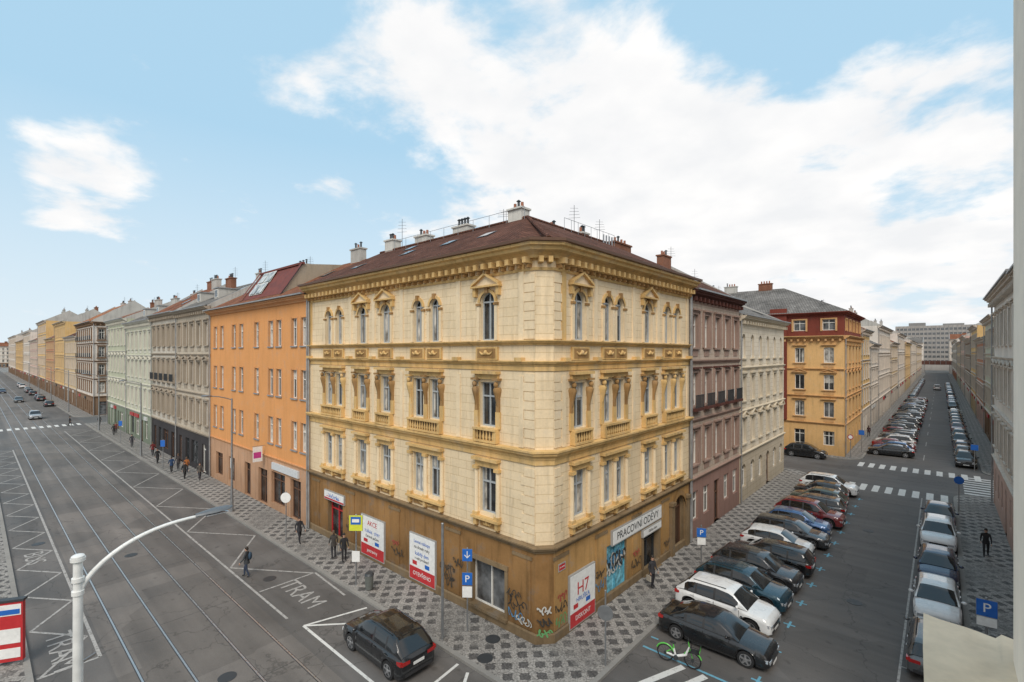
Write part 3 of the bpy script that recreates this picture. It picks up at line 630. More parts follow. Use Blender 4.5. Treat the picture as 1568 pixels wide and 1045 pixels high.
building('pale_green_apartment_building',(-101,0),(1,0),16,18.6,12,pm('sage_render',200,202,176,.85),gCt,gG,ncol=6,style={'hood':['ped','ped','flat']},rm=RT_RED,side='L',rise=3)
building('corner_apartment_building',(-140,0),(1,0),22.2,19.5,14,wt,brn,brn,ncol=8,nfl=4,gh=3.9,style={'hood':['flat','bal','bal']},rm=RT_ORANGE,side='R',rise=4.8)
xs=-140
for L,H,m,t,rm,nf in ((22,17,tan,wtt,RT_BROWN,3),(24,21.5,och,tan,RT_GREY,4),(26,17.5,trc,tan,RT_RED,4),(30,24,och,wtt,RT_DARK,5),(36,18,pk,wtt,RT_RED,4),(40,22,wt,wtt,RT_ORANGE,4),(60,19,och,tan,RT_BROWN,4),(80,23,gD,wtt,RT_RED,4)):
    xs-=L; building('distant_terrace_building',(xs,0),(1,0),L,H,12,m,t,brn,nfl=nf,rm=rm,style={'hood':['flat','flat','none']},sky=1)
building('distant_terrace_building',(-620,-70),(0,1),90,19,14,wt,wtt,brn,nfl=4,rm=RT_RED,style={'mod':0})
# ---------------------------------------------------------------- right street, left side
pb=pm('pinkish_grey_render',208,190,174,.82,(1.0,.38)); mar=pm('maroon_trim',104,66,58,.8); pbg=pm('pinkish_ground',168,134,122,.8)
building('maroon_trim_apartment_building',(0,16),(0,1),11.0,17.3,12,pb,pm('pinkish_trim',176,148,134,.8),pbg,ncol=5,ww=.95,style={'hood':['flat','bal','flat'],'pil':1,'cor':mar,'balm':mar,'apron':1},rm=RT_BROWN,shops=False)
iv=pm('ivory_render',236,224,204,.9,(1.0,.4)); ivt=pm('ivory_trim',222,208,184,.88)
building('ivory_apartment_building',(0,27),(0,1),15.6,16.2,12,iv,ivt,pm('ivory_ground',212,198,176,.85,(1.2,.5)),ncol=6,ww=.95,arch_top=True,style={'hood':['ped','flat','none'],'apron':1,'garch':1},rm=RT_GREY,shops=False,rise=3,side='R')
o2=pm('amber_render',234,188,128,.9); o2t=pm('amber_trim',222,174,120,.82); mr2=pm('maroon_render',132,68,56,.85); 
def amber():
    e=empty('amber_corner_apartment_building'); W=MB();T=MB();G=MB();RB=MB()
    for P,L,nc in ((frame((-22,55.5),(1,0)),25.9,8),(frame((3.9,55.5),(0,1)),16.5,5)):
        facade(W,T,G,P,L,15.2,[(i+.5)*L/nc for i in range(nc)],3,4.0,o2,o2t,o2,WHITEF,{'hood':['flat','ped','flat'],'apron':1,'seg':1},False,1.1)
        ops=[((i+.5)*L/nc,1.4,15.9,17.3,0) for i in range(nc)]
        wall(W,P,0,L,15.22,18.0,ops,mr2,o2t); 
        for op in ops: window(G,P,op,WHITEF); T.box(P,op[0]-.9,op[0]+.9,0,.1,17.3,17.45,o2t); T.box(P,op[0]-.9,op[0]-.7,0,.1,15.8,17.3,o2t); T.box(P,op[0]+.7,op[0]+.9,0,.1,15.8,17.3,o2t)
    sweep(T,[(-22,55.5),(3.9,55.5),(3.9,72)],cornice_prof(17.8,18.2,.6),mr2)
    P=frame((-22,55.5),(1,0)); T.box(P,17.6,19.6,0,.35,4.2,18.9,mr2)
    z=18.2;h=22.6; a=[(-22,54.9,z),(4.5,54.9,z),(4.5,72,z),(-22,72,z)]; r0=(-22,63.5,h); r1=(-4.5,63.5,h)
    RB.poly([a[0],a[1],r1,r0],RT_GREY); RB.poly([a[1],a[2],r1],RT_GREY); RB.poly([a[2],a[3],r0,r1],RT_GREY)
    for x in (-18,-12,-7): chimney(RB,x,63.5,22,23.4,1.8,.7,4,BRK if x!=-12 else CHIMW)
    W.obj('walls',e,fix=False);T.obj('mouldings',e);G.obj('windows',e);RB.obj('roof',e)
amber()
ys=72
for L,H,m,t,rm in ((12,16.5,och,wtt,RT_RED),(14,14.5,wt,wtt,RT_GREY),(30,18.2,wt,wtt,RT_ORANGE),(26,15.5,tan,wtt,RT_RED),(34,18.5,wt,wtt,RT_BROWN),(40,16.5,och,tan,RT_RED),(60,18,gD,wtt,RT_GREY),(90,17,tan,wtt,RT_RED)):
    building('distant_terrace_building',(3.9,ys),(0,1),L,H,12,m,t,t,rm=rm,style={'hood':['flat','flat','none']},sky=1); ys+=L
building('cream_apartment_building',(16.3,42),(0,-1),20,17.6,12,wt,wtt,pk,ncol=7,rm=RT_BROWN,style={'hood':['flat','ped','flat']},shops=False,side='L')
building('cream_apartment_building',(16.3,22),(0,-1),22,17.4,12,gD,wtt,pk,ncol=8,rm=RT_RED,style={'hood':['flat','flat','flat']},shops=False)
ye=[54,72,92,115,140,175,215,270,380]; cc=[wt,gC,trc,och,brn,pk,tan,wt]
for i in range(8):
    building('distant_terrace_building',(18.2,ye[i+1]),(0,-1),ye[i+1]-ye[i],[16,18,15.5,18.5,16.5,18,17,19][i],12,cc[i],wtt,cc[(i+3)%8],rm=[RT_GREY,RT_RED,RT_BROWN][i%3],style={'hood':['flat','flat','none']},sky=1)
def endblock():
    gm=pm('office_concrete',186,180,174,.8); gm2=pm('office_concrete_dark',150,148,146,.8)
    e=empty('grey_office_block'); W=MB();G=MB(); P=frame((-14,470),(1,0))
    W.box(P,0,46,-20,0,0,34,gm)
    for k in range(8): G.box(P,1,45,.02,.1,6+k*3.5,7.7+k*3.5,G3)
    for i in range(20): W.box(P,i*2.4,i*2.4+.5,.1,.25,5,34,gm)
    W.box(P,8,18,-14,-4,34.01,36.5,gm2); W.box(P,28,40,-14,-6,34.01,35.5,gm2)
    W.obj('walls',e);G.obj('window_bands',e)
    building('distant_terrace_building',(-22,412),(1,0),26,20,12,wt,wtt,tan,rm=RT_GREY,nfl=4); building('distant_terrace_building',(17,412),(1,0),26,22,12,gD,wtt,tan,rm=RT_RED,nfl=4)
    building('distant_terrace_building',(-60,450),(1,0),40,26,12,tan,wtt,tan,rm=RT_RED,nfl=5); building('distant_terrace_building',(36,450),(1,0),40,24,12,pk,wtt,tan,rm=RT_BROWN,nfl=5)
    e=empty('railway_overpass'); B=MB(); bm_=pm('rust_girder',116,80,70,.75)
    B.box(W0,-30,50,392,400,5.6,8.0,bm_); B.box(W0,-30,5,392,400,0,5.59,gm); B.box(W0,17,50,392,400,0,5.59,gm)
    for i in range(30): B.box(W0,-29+i*2.6,-28.8+i*2.6,391.8,391.99,5.7,7.9,gm2)
    B.obj('deck_and_abutments',e)
endblock()
def own():
    e=empty('cream_corner_house'); m=MB(); c=plaster('weathered_cream',lin(252,238,220,.98),.06,.1); led=plaster('weathered_ledge',lin(246,222,192,.98),.25,.3,patch=.5)
    m.box(W0,13.0,30,-40,-14.82,0,18.5,c); m.box(W0,12.8,30.2,-41,-14.6,18.5,19.0,c)
    rows=[]; n=22
    for j in range(7):
        y=-15.9+1.22*j/6; rows.append([(12.83+.6*i/n+(R.uniform(-.012,.012)),y+(R.uniform(-.012,.012) if j==6 else 0),12.2+R.uniform(-.006,.006)) for i in range(n+1)])
    m.grid(rows,led); m.box(W0,12.845,13.4,-15.9,-14.7,12.0,12.19,led); m.box(W0,12.9,13.4,-15.9,-14.75,11.8,11.999,led)
    m.obj('walls_and_ledge',e)
own()
# ---------------------------------------------------------------- ground
ASP=asphalt('asphalt',(.13,.12,.112)); ASP2=asphalt('asphalt_side_street',(.122,.114,.108)); TRK=asphalt('tram_bed',(.165,.148,.134),.2); GRD=asphalt('ground_grey',(.12,.12,.115),0,False)
PAV=paving('mosaic_paving'); KERB=plaster('granite_kerb',(.36,.345,.32),.2,.1)
def sheet(name,x0,x1,y0,y1,z,mat):
    m=MB(); m.poly([(x0,y0,z),(x1,y0,z),(x1,y1,z),(x0,y1,z)],mat); return m.obj(name)
sheet('ground',-2500,2500,-2500,2500,0,GRD)
sheet('road',-620,60,-15.6,-2.5,.004,ASP); sheet('road',2.3,17,-2.499,404,.004,ASP2); sheet('road',-60,2.299,44,54,.004,ASP2); sheet('road',17.001,60,44,54,.004,ASP2)
sheet('tram_track_bed',-620,60,-12.75,-6.8,.008,TRK)
m=MB()
for y in (-12.12,-10.685,-8.9,-7.465):
    m.box(W0,-620,60,y-.06,y+.06,.0085,.012,PLAST); m.box(W0,-620,60,y-.03,y+.035,.0125,.018,simple('rail_steel',(.5,.5,.5),.3,.8))
m.obj('tram_rails')
m=MB()
for i in range(20): m.box(W0,-120+i*7.5,-120+i*7.5+.02,-12.7,-6.85,.0085,.0105,PLAST)
m.obj('track_slab_joints')
def pavement(pts,name='pavement'):
    m=MB()
    m.poly([(x,y,.12) for x,y in pts],PAV)
    mid=((pts[0][0]+pts[-1][0])/2,(pts[0][1]+pts[-1][1])/2)
    cl=[mid]+list(pts)+[mid]
    sweep(m,cl,[(.0,0),(.012,.0),(.012,.128),(-.2,.128),(-.2,.1)],KERB,False)
    m.obj(name,fix=False)
def arc(cx,cy,r,a0,a1,n=8): return [(cx+r*math.cos(math.radians(a0+(a1-a0)*i/n)),cy+r*math.sin(math.radians(a0+(a1-a0)*i/n))) for i in range(n+1)]
pavement([(-104,-2.9)]+arc(.3,-.4,2.5,-90,0)+arc(-.2,41,3,0,90)+[(-60,44),(-104,44)])
pavement([(-620,-2.9)]+arc(-119.5,-.4,2.5,-90,0)+[(-117,44),(-620,44)])
pavement(arc(10.5+0,-17.0,2.0,90,0)[::-1]+[(-620,-15.0),(-620,-18.5),(12.5,-18.5)])
pavement([(60,44)]+arc(16.2,41.5,2.5,90,180)+arc(16.7,-12,3,180,270)+[(60,-15)])
pavement([(-60,54)]+arc(3.2,56.5,2.5,-90,0)+[(5.7,385),(-60,385)])
pavement([(60,385),(16.2,385)]+arc(18.7,56.5,2.5,180,270)+[(60,54)])
WP=worn_paint('road_paint_white',(.66,.65,.62),.62); WPF=worn_paint('road_paint_faded',(.40,.385,.365),.55); BP=worn_paint('road_paint_blue',(.15,.38,.50),.6)
MK=MB()
def line(x0,y0,x1,y1,w,mat=WPF,z=.013):
    d=Vector((x1-x0,y1-y0)); n=Vector((-d.y,d.x)).normalized()*w/2
    MK.poly([(x0-n.x,y0-n.y,z),(x1-n.x,y1-n.y,z),(x1+n.x,y1+n.y,z),(x0+n.x,y0+n.y,z)],mat)
line(-80,-12.95,-14,-12.95,.13); line(-14,-12.95,-14,-14.9,.13)
x=-14; i=0
while x>-80:
    line(x,-13.1 if i%2 else -14.8,x-2.4,-14.8 if i%2 else -13.1,.12,z=.014); x-=2.4; i+=1
line(-96,-6.35,-11,-6.35,.12); line(-14.8,-3.1,-11,-3.3,.12)
x=-14.8;i=0
while x>-96:
    line(x,-3.2 if i%2==0 else -6.2,x-4.4,-6.2 if i%2==0 else -3.2,.12,z=.014); x-=4.4; i+=1
line(-14.8,-6.2,-14.8,-3.2,.12,z=.015)
line(-9.8,-6.1,-1.5,-6.1,.13,WP); line(-9.8,-6.1,-9.0,-3.2,.13,WP,.014); line(-9.8,-6.1,-8.4,-4.6,.13,WP,.0155); line(-2.2,-3.1,-1.8,-6.1,.13,WP,.014); line(-1.5,-3.2,.5,-6.1,.13,WP,.016)
for k in range(13): 
    yy=4.1+2.65*k; line(2.95,yy,3.3,yy,.1,BP); line(7.2,yy-.0,7.7,yy,.1,BP); line(7.45,yy-.35,7.45,yy+.35,.1,BP,.014)
for k in range(6): line(3.1+k*.9,-1.6,4.9+k*.9,3.0,.28,WP)
line(3.0,3.2,8.6,3.2,.12,BP,.015)
line(11.6,-8,11.6,40,.09); 
for yy in (4,9,14,18.6,24,30,35): line(11.6,yy,13.6,yy,.09,z=.014)
line(11.45,5.0,10.8,5.0,.1,z=.015)
for k in range(11): line(3.3+k*.98,39.7,3.3+k*.98,42.4,.5,WP)
for k in range(11): line(5.9+k*.98,51.3,5.9+k*.98,53.9,.5,WP,.0135)
for k in range(12): line(-103.4,-3.6-k*.98,-106.4,-3.6-k*.98,.5,WP,.0205)
for k in range(8): line(14.5,44.6+k*1.1,17,44.6+k*1.1,.5,WP,.0145)
for yy in range(60,330,12): line(11.3,yy,11.3,yy+4,.1)
MK.obj('road_markings',fix=False)
def rtext(b,x,y,rz,size,sx=1): 
    return text(b,(x,y,.0165),(0,0,rz),size,WPF,None,0,'road_lettering',sx)
rtext('TRAM',-12.9,-4.8,0,1.5,.95); rtext('TRAM',-15.8,-14.0,0,1.3,1.1); rtext('BUS',-30,-14.0,0,1.3,1.1)
m=MB()
for x,y in ((-16,-5.2),(-26,-9.8),(-33,-13.6),(9.5,14),(8.9,27),(-8.5,-9.8),(-1.5,-2.2),(-2.2,-1.0)):
    zz=.02 if y<-2.9 or x>2.9 else .126
    m.cyl((x,y,zz-.012),(x,y,zz),.34,.34,DARKMETAL,20)
m.obj('manhole_covers')
# ---------------------------------------------------------------- cars
def interp(k,t):
    if t<=k[0][0]: return k[0][1]
    for a,b in zip(k,k[1:]):
        if t<=b[0]: 
            u=(t-a[0])/(b[0]-a[0]); return a[1]+(b[1]-a[1])*u
    return k[-1][1]
KIND={
'suv':dict(L=4.5,W=.93,deck=[(0,.70),(.015,.82),(.05,.93),(.12,1.0),(.26,1.07),(.9,1.08),(.975,1.03),(1,.9)],house=[(.22,1.06),(.37,1.55),(.42,1.62),(.55,1.67),(.78,1.63),(.86,1.56),(.985,1.07)],r=.36,pil=(.56,.76)),
'hatch':dict(L=4.1,W=.89,deck=[(0,.58),(.015,.70),(.05,.79),(.12,.86),(.27,.96),(.9,.98),(.97,.95),(1,.8)],house=[(.23,.95),(.40,1.38),(.46,1.44),(.56,1.47),(.78,1.43),(.86,1.36),(.975,.96)],r=.32,pil=(.57,.78)),
'sedan':dict(L=4.7,W=.91,deck=[(0,.56),(.015,.68),(.05,.77),(.12,.83),(.28,.94),(.8,1.0),(.96,1.0),(.985,.97),(1,.85)],house=[(.25,.93),(.41,1.36),(.46,1.41),(.56,1.43),(.68,1.41),(.75,1.35),(.89,1.0)],r=.33,pil=(.56,.73)),
'estate':dict(L=4.6,W=.9,deck=[(0,.57),(.015,.69),(.05,.78),(.12,.85),(.27,.95),(.9,.98),(.975,.95),(1,.8)],house=[(.24,.94),(.40,1.38),(.45,1.44),(.56,1.47),(.86,1.43),(.92,1.36),(.985,.97)],r=.33,pil=(.55,.74)),
'van':dict(L=4.9,W=.96,deck=[(0,.75),(.015,.88),(.05,.98),(.12,1.08),(.2,1.15),(.9,1.15),(.98,1.12),(1,1.0)],house=[(.15,1.12),(.27,1.75),(.32,1.88),(.5,1.92),(.92,1.9),(.96,1.82),(.995,1.14)],r=.34,pil=(.42,.66)),
}
CG=simple('car_glass',(.012,.014,.016),.04,0,.1,1.0,.6); HL=simple('headlamp',(.55,.57,.6),.12,.3,.1,8.0,1.0); TL=simple('tail_lamp',(.38,.012,.012),.2,0,.1,8,1.0); RIM=simple('alloy_rim',(.5,.5,.51),.3,.8); CHR=simple('chrome',(.6,.6,.6),.15,1.0)
PLATE=simple('number_plate',(.75,.75,.73),.5)
PAINT={'black':(.012,.013,.015),'white':(.74,.75,.75),'teal':(.012,.05,.075),'grey':(.10,.105,.11),'silver':(.36,.37,.38),'blue':(.05,.12,.27),'red':(.17,.015,.018),'green':(.08,.10,.08),'navy':(.02,.03,.07),'dark':(.035,.036,.04)}
def car(kind,colr,x,y,rz,name='parked_car'):
    k=KIND[kind]; L=k['L'];W=k['W'];m=MB(); pc=PAINT[colr]
    paint=simple('car_paint_'+colr,pc,.3,.35 if colr not in('white','red') else 0,.05,3.0,1.0)
    r=k['r']; wx=[L/2-.19*L,-L/2+.185*L]; ra=r+.055
    ts=set([0,.006,.015,.03,.05,.08,.12,.92,.95,.97,.985,.995,1.0]); ts|=set(i/22 for i in range(1,22)); ts|=set(t for t,_ in k['deck'])
    for w in wx:
        for j in range(9):
            dx=-ra+2*ra*j/8; ts.add((L/2-(w+dx))/L)
        for e_ in (-1,1): ts.add((L/2-(w+e_*(ra+.004)))/L)
    ts=sorted(ts)
    wk=[(0,.78),(.006,.84),(.015,.885),(.03,.925),(.05,.95),(.12,.985),(.25,1),(.85,1),(.95,.97),(.985,.92),(.995,.88),(1,.84)]
    rows=[]
    for t in ts:
        xx=L/2-t*L; w=W*interp(wk,t); zt=interp(k['deck'],t); zl=.2+max(0,(.04-t)*2)+max(0,(t-.95)*2.2)
        for q in wx:
            d=abs(xx-q)
            if d<=ra+1e-6: zl=max(zl,r+math.sqrt(max(0,ra*ra-d*d)))
        zs=zt-.13
        def zi(f): return zl+(zs-zl)*f
        half=[(w*.955,zl),(w*.985,zi(.12)),(w*1.0,zi(.38)),(w*.985,zi(.52)),(w*.992,zi(.8)),(w*.965,zs),(w*.90,zt-.045),(w*.72,zt-.008),(w*.4,zt+.008),(0,zt+.014)]
        row=[(xx,a,b) for a,b in half]+[(xx,-a,b) for a,b in half[-2::-1]]
        rows.append(row)
    nh=19
    clad=kind in('suv',)
    def mf(i,j):
        if (j==0 or j==nh-2): return PLAST
        if clad and j in(1,nh-3) : return PLAST if any(abs(L/2-ts[i]*L-q)<ra+.05 for q in wx) else paint
        return paint
    m.grid(rows,paint,False,True,mf); m.poly(rows[0],paint); m.poly(rows[-1],paint)
    H=k['house']; t0=H[0][0];t1=H[-1][0]
    hs=set(t for t,_ in H)|set(t0+(t1-t0)*i/16 for i in range(17))
    for p in k['pil']: hs|={p-.011,p+.011}
    hs=sorted(hs); hr=[]
    for t in hs:
        xx=L/2-t*L; zr=interp(H,t); zd=interp(k['deck'],t)-.02; w=W*interp(wk,t)*.925; up=max(zr-zd,0)
        wt_=w-up*(.30 if kind!='van' else .16)
        half=[(w,zd),(w-(w-wt_)*.08,zd+up*.06),(wt_+.02,zr-.1*min(1,up*3)),(wt_-.05,zr-.03*min(1,up*3)),(wt_-.16,zr),(wt_*.4,zr+.015),(0,zr+.02)]
        hr.append([(xx,a,b) for a,b in half]+[(xx,-a,b) for a,b in half[-2::-1]])
    tb=H[1][0]+.01; tc=H[-2][0]-.01
    def hm(i,j):
        t=(hs[i]+hs[i+1])/2
        jj=min(j,11-j)
        if jj==0: return PLAST
        if jj==1:
            if t<tb-.05 or any(abs(t-p)<.0112 for p in k['pil']) : return PLAST if t>=tb-.05 else paint
            if t>tc+.03: return paint
            if kind=='van' and t>k['pil'][1]: return paint
            return CG
        if jj>=3 and (t<tb or t>tc): return CG
        return paint
    m.grid(hr,paint,False,True,hm)
    m.box(W0,-L/2+.25,L/2-.25,-W*.8,W*.8,.16,.5,BLACK)
    for q in wx:
        for e_ in (-1,1):
            yo=e_*(W-.02); yi=e_*(W-.24)
            m.cyl((q,yi,r),(q,yo,r),r,r,BLACK,20); m.cyl((q,yo,r),(q,yo+e_*.006,r),r*.68,r*.66,DARKMETAL,18)
            for a in range(5):
                an=a*2*math.pi/5+.3; p=Vector((math.cos(an),0,math.sin(an))); tt=Vector((-math.sin(an),0,math.cos(an)))*.035
                c0=Vector((q,yo+e_*.014,r)); m.poly([c0+p*.05-tt*1.3,c0+p*r*.66-tt,c0+p*r*.66+tt,c0+p*.05+tt*1.3],RIM)
            m.cyl((q,yo+e_*.004,r),(q,yo+e_*.018,r),.07,.06,RIM,10)
            rr_=[[(q+math.cos(a)*rad,yo+e_*.013,r+math.sin(a)*rad) for a in [i*math.pi/10 for i in range(20)]] for rad in (r*.62,r*.70)]
            m.grid(rr_,RIM,True)
    z0=interp(k['deck'],0); F=L/2; B_=-L/2; wf=W*.78; wr=W*.84
    m.box(W0,F-.1,F+.014,-wf*.62,wf*.62,z0-.25,z0-.07,PLAST); m.box(W0,F-.1,F+.02,-wf*.6,wf*.6,z0-.17,z0-.155,CHR)
    m.box(W0,F-.1,F+.012,-wf*.85,wf*.85,.3,.4,PLAST); m.box(W0,F,F+.022,-.26,.26,z0-.36,z0-.265,PLATE)
    m.box(W0,B_-.014,B_+.1,-wr*.85,wr*.85,.3,.42,PLAST); zb=interp(k['deck'],1); m.box(W0,B_-.02,B_,-.26,.26,zb-.27,zb-.16,PLATE)
    for e_ in (-1,1):
        a,b=sorted((e_*wf*.64,e_*wf*1.04)); m.box(W0,F-.16,F+.012,a,b,z0-.15,z0-.03,HL)
        a,b=sorted((e_*wf*.98,e_*W*.915)); m.box(W0,F-.3,F-.06,a,b,z0-.11,z0+.01,HL)
        a,b=sorted((e_*wr*.55,e_*wr*1.03)); m.box(W0,B_-.012,B_+.1,a,b,zb-.13,zb-.0,TL)
        a,b=sorted((e_*wr*.98,e_*W*.955)); m.box(W0,B_+.01,B_+.26,a,b,zb-.10,zb+.03,TL)
        xm=L/2-(H[0][0]+.09)*L; zm=interp(k['deck'],.3)+.09; m.ell((xm,e_*(W+.09),zm),(.07,.11,.075),paint,8,6)
        for t in (k['pil'][0]+.05,k['pil'][1]+.03): 
            xx=L/2-t*L; a,b=sorted((e_*W*.98,e_*(W+.012))); m.box(W0,xx-.09,xx+.09,a,b,zm-.22,zm-.195,CHR if colr=='black' else paint)
        for t in (H[0][0]+.08,k['pil'][0],k['pil'][1]+.02):
            xx=L/2-t*L; a,b=sorted((e_*W*.97,e_*(W*.9935))); 
            m.box(W0,xx-.006,xx+.006,a,b,.38,zm-.17,BLACK)
        if kind in('suv','estate'):
            zr=1.67 if kind=='suv' else 1.47; m.cyl((L/2-.45*L,e_*W*.66,zr-.0),(L/2-.8*L,e_*W*.66,zr-.03),.018,.018,DARKMETAL,5)
    o=m.obj(name,sharp=38); o.location=(x,y,.012); o.rotation_euler=(0,0,rz); return o
car('suv','black',-5.0,-4.7,math.pi)
row=[('sedan','black'),('suv','white'),('suv','teal'),('suv','dark'),('estate','black'),('hatch','white'),('estate','dark'),('hatch','blue'),('suv','red'),('estate','grey'),('hatch','green'),('hatch','dark'),('suv','white'),('van','white')]
yy=5.5
for i,(k,c) in enumerate(row):
    L=KIND[k]['L']; car(k,c,2.75+L/2+R.uniform(-.1,.3),yy,R.uniform(-.05,.05)+(math.pi if i in(4,9,10,11) else 0)); yy+=2.62 if i<11 else 2.4
    if yy>38.5: break
for y,k,c,d in ((10.6,'estate','grey',0),(15.6,'hatch','white',1),(20.8,'hatch','navy',1),(27.4,'suv','white',1),(32.8,'sedan','navy',1)): car(k,c,12.72+R.uniform(-.08,.08),y,(-math.pi/2 if d else math.pi/2)+R.uniform(-.02,.02))
cs=['black','dark','grey','navy','silver','white','red','dark','black','grey','blue','silver','dark','black']
for i in range(34):
    y=61+i*2.65; car(R.choice(['suv','hatch','sedan','estate']),R.choice(cs),8.1,y,R.uniform(-.04,.04)+(math.pi if R.random()<.4 else 0))
for i in range(34):
    if i in (5,12,13,20): continue
    car(R.choice(['suv','hatch','sedan','estate']),R.choice(cs),15.0,60+i*5.4,math.pi/2*R.choice([1,-1]))
for i in range(20): car(R.choice(['suv','hatch','estate']),R.choice(cs),6.8,160+i*5.5,math.pi/2)
car('suv','black',.2,53.0,0); car('hatch','dark',-5.5,53.0,0)
car('van','white',11.9,210,math.pi/2,'driving_car')
car('suv','silver',-121,-8.3,math.pi*0,'driving_car'); car('sedan','dark',-170,-8.3,0,'driving_car'); car('hatch','navy',-215,-10,0,'driving_car')
for i in (0,3,4,7,9,10,14,16): car(R.choice(['suv','hatch','sedan','estate']),R.choice(cs),-150-i*6.6-R.random(),-4.1,math.pi)
for i in (2,5,6,11): car(R.choice(['suv','hatch','sedan','estate']),R.choice(cs),-150-i*6.6-R.random(),-13.9,0)
# ---------------------------------------------------------------- street furniture
def curved_lamp():
    e=empty('street_lamp'); m=MB(); lw=simple('lamp_white_paint',(.74,.74,.72),.45,0,.12,3.0); x,y=.45,-15.25
    m.tube([(x,y,0.1),(x,y,1.2),(x,y,1.25),(x,y,9.0)],[.14,.14,.1,.075],lw,14)
    m.cyl((x,y,9.0),(x,y,9.06),.12,.12,lw,14); m.ell((x,y,9.08),(.11,.11,.05),lw)
    for zz in (8.35,8.6): m.cyl((x,y,zz),(x,y,zz+.08),.1,.1,lw,12)
    pts=[(x,y+.02+2.0*(t**1.25),8.40+.95*(1-(1-t)**2.3)) for t in [i/12 for i in range(13)]]
    m.tube(pts,[.052-.0015*i for i in range(13)],lw,10)
    rows=[]
    for t,w,h in ((0,.05,.05),(.15,.09,.06),(.5,.15,.075),(.85,.14,.06),(1,.05,.03)):
        yy=y+1.95+.75*t; zz=9.36+.05*t; rows.append([(x+w*math.cos(a),yy,zz+h*math.sin(a)*(1 if math.sin(a)>0 else .45)) for a in [i*math.pi/6 for i in range(12)]])
    m.grid(rows,simple('lamp_head_grey',(.16,.17,.18),.4,.4),True); m.box(W0,x-.1,x+.1,y+2.15,y+2.6,9.325,9.345,HL)
    m.tube([(x,y,7.0),(x-.4,y+.3,6.9)],[.03,.03],METAL,6)
    m.obj('post_arm_and_head',e,sharp=40)
curved_lamp()
def street_lamp(x,y,h,dx=0,dy=-1.6):
    e=empty('street_lamp'); m=MB(); m.tube([(x,y,.1),(x,y,2),(x,y,h)],[.13,.09,.06],METAL,10)
    pts=[(x+dx*t,y+dy*t,h-.1+.4*math.sin(t*1.5)) for t in (0,.3,.6,1)]; m.tube(pts,[.04]*4,METAL,8)
    p=pts[-1]; m.ell((p[0]+dx*.15,p[1]+dy*.15,p[2]+.02),(.16+abs(dx)*.15,.16+abs(dy)*.15,.08),METAL)
    m.box(W0,x-.28,x-.08,y-.03,y+.03,3.6,4.4,WHITEP); m.obj('post_and_arm',e,sharp=40)
for x in (-30.3,-62,-92,-130,-165,-200,-240): street_lamp(x,-2.5,9.3)
def pole_sign(name,x,y,h,items,rz,r=.035):
    e=empty(name,(x,y,.12),rz); m=MB(); m.cyl((0,0,0),(0,0,h),r,r,METAL,8); m.cyl((0,0,h),(0,0,h+.03),r*1.2,r*.8,METAL,8)
    for it in items:
        k,z,w,hh=it[:4]; mat=it[4]
        if k=='rect':
            m.box(W0,-w/2,w/2,-.07,-.05,z-hh/2,z+hh/2,mat)
            m.box(W0,-w/2-.015,w/2+.015,-.048,-.04,z-hh/2-.015,z+hh/2+.015,METAL)
            if len(it)>5: text(it[5],(0,-.076,z),(math.pi/2,0,0),hh*.8,WHITEP if mat is not WHITEP else DARKMETAL,e,.002)
        else:
            m.cyl((0,-.05,z),(0,-.07,z),w/2,w/2,mat,24); m.cyl((0,-.045,z),(0,-.05,z),w/2+.012,w/2+.012,METAL,24)
            if len(it)>5: m.cyl((0,-.07,z),(0,-.074,z),w*.36,w*.36,it[5],24)
    m.obj('post_and_plates',e,sharp=40); return e
e=pole_sign('tram_stop_sign',-11.4,-2.4,3.9,[('rect',3.45,.75,.85,YELP)],math.radians(40),.045)
mb=MB(); mb.box(W0,-.28,.28,-.085,-.075,3.38,3.8,BLUEP); mb.box(W0,-.2,.2,-.095,-.087,3.5,3.68,WHITEP); mb.box(W0,-.22,.22,-.06,-.04,1.3,1.9,WHITEP); mb.obj('pictogram',e)
pole_sign('parking_sign',-3.5,-1.35,3.85,[('rect',3.55,.45,.55,BLUEP,'↓'),('rect',2.45,.46,.56,BLUEP,'P'),('rect',1.85,.45,.5,WHITEP)],math.radians(38))
pole_sign('sign_post',-3.9,-2.5,5.2,[],0,.06)
pole_sign('round_traffic_sign',2.55,.75,3.1,[('round',2.2,.62,.6,METAL)],math.radians(20)); 
pole_sign('parking_sign',2.5,11.5,2.9,[('rect',2.5,.5,.5,BLUEP,'P'),('rect',2.0,.45,.4,WHITEP)],math.radians(30))
pole_sign('parking_sign',14.25,10.9,2.9,[('rect',2.5,.62,.66,BLUEP,'P'),('rect',1.95,.6,.36,WHITEP)],math.radians(5),.045)
pole_sign('parking_sign',13.95,36.5,3.0,[('round',2.6,.62,.6,BLUEP)],math.radians(5))
pole_sign('parking_sign',15.6,56,3.0,[('rect',2.6,.6,.6,BLUEP)],0); pole_sign('parking_sign',5.2,60,3.0,[('rect',2.6,.6,.6,BLUEP)],0); pole_sign('round_traffic_sign',4.6,55,3.0,[('round',2.6,.6,.6,REDP,WHITEP)],0)
pole_sign('round_traffic_sign',-20.6,-2.3,3.4,[('round',3.0,.7,.7,WHITEP,WHITEP)],math.radians(40)); pole_sign('parking_sign',-52,-2.4,3.2,[('rect',2.8,.5,.7,BLUEP)],math.radians(40)); pole_sign('parking_sign',-75,-2.4,3.2,[('rect',2.8,.5,.7,BLUEP)],math.radians(40))
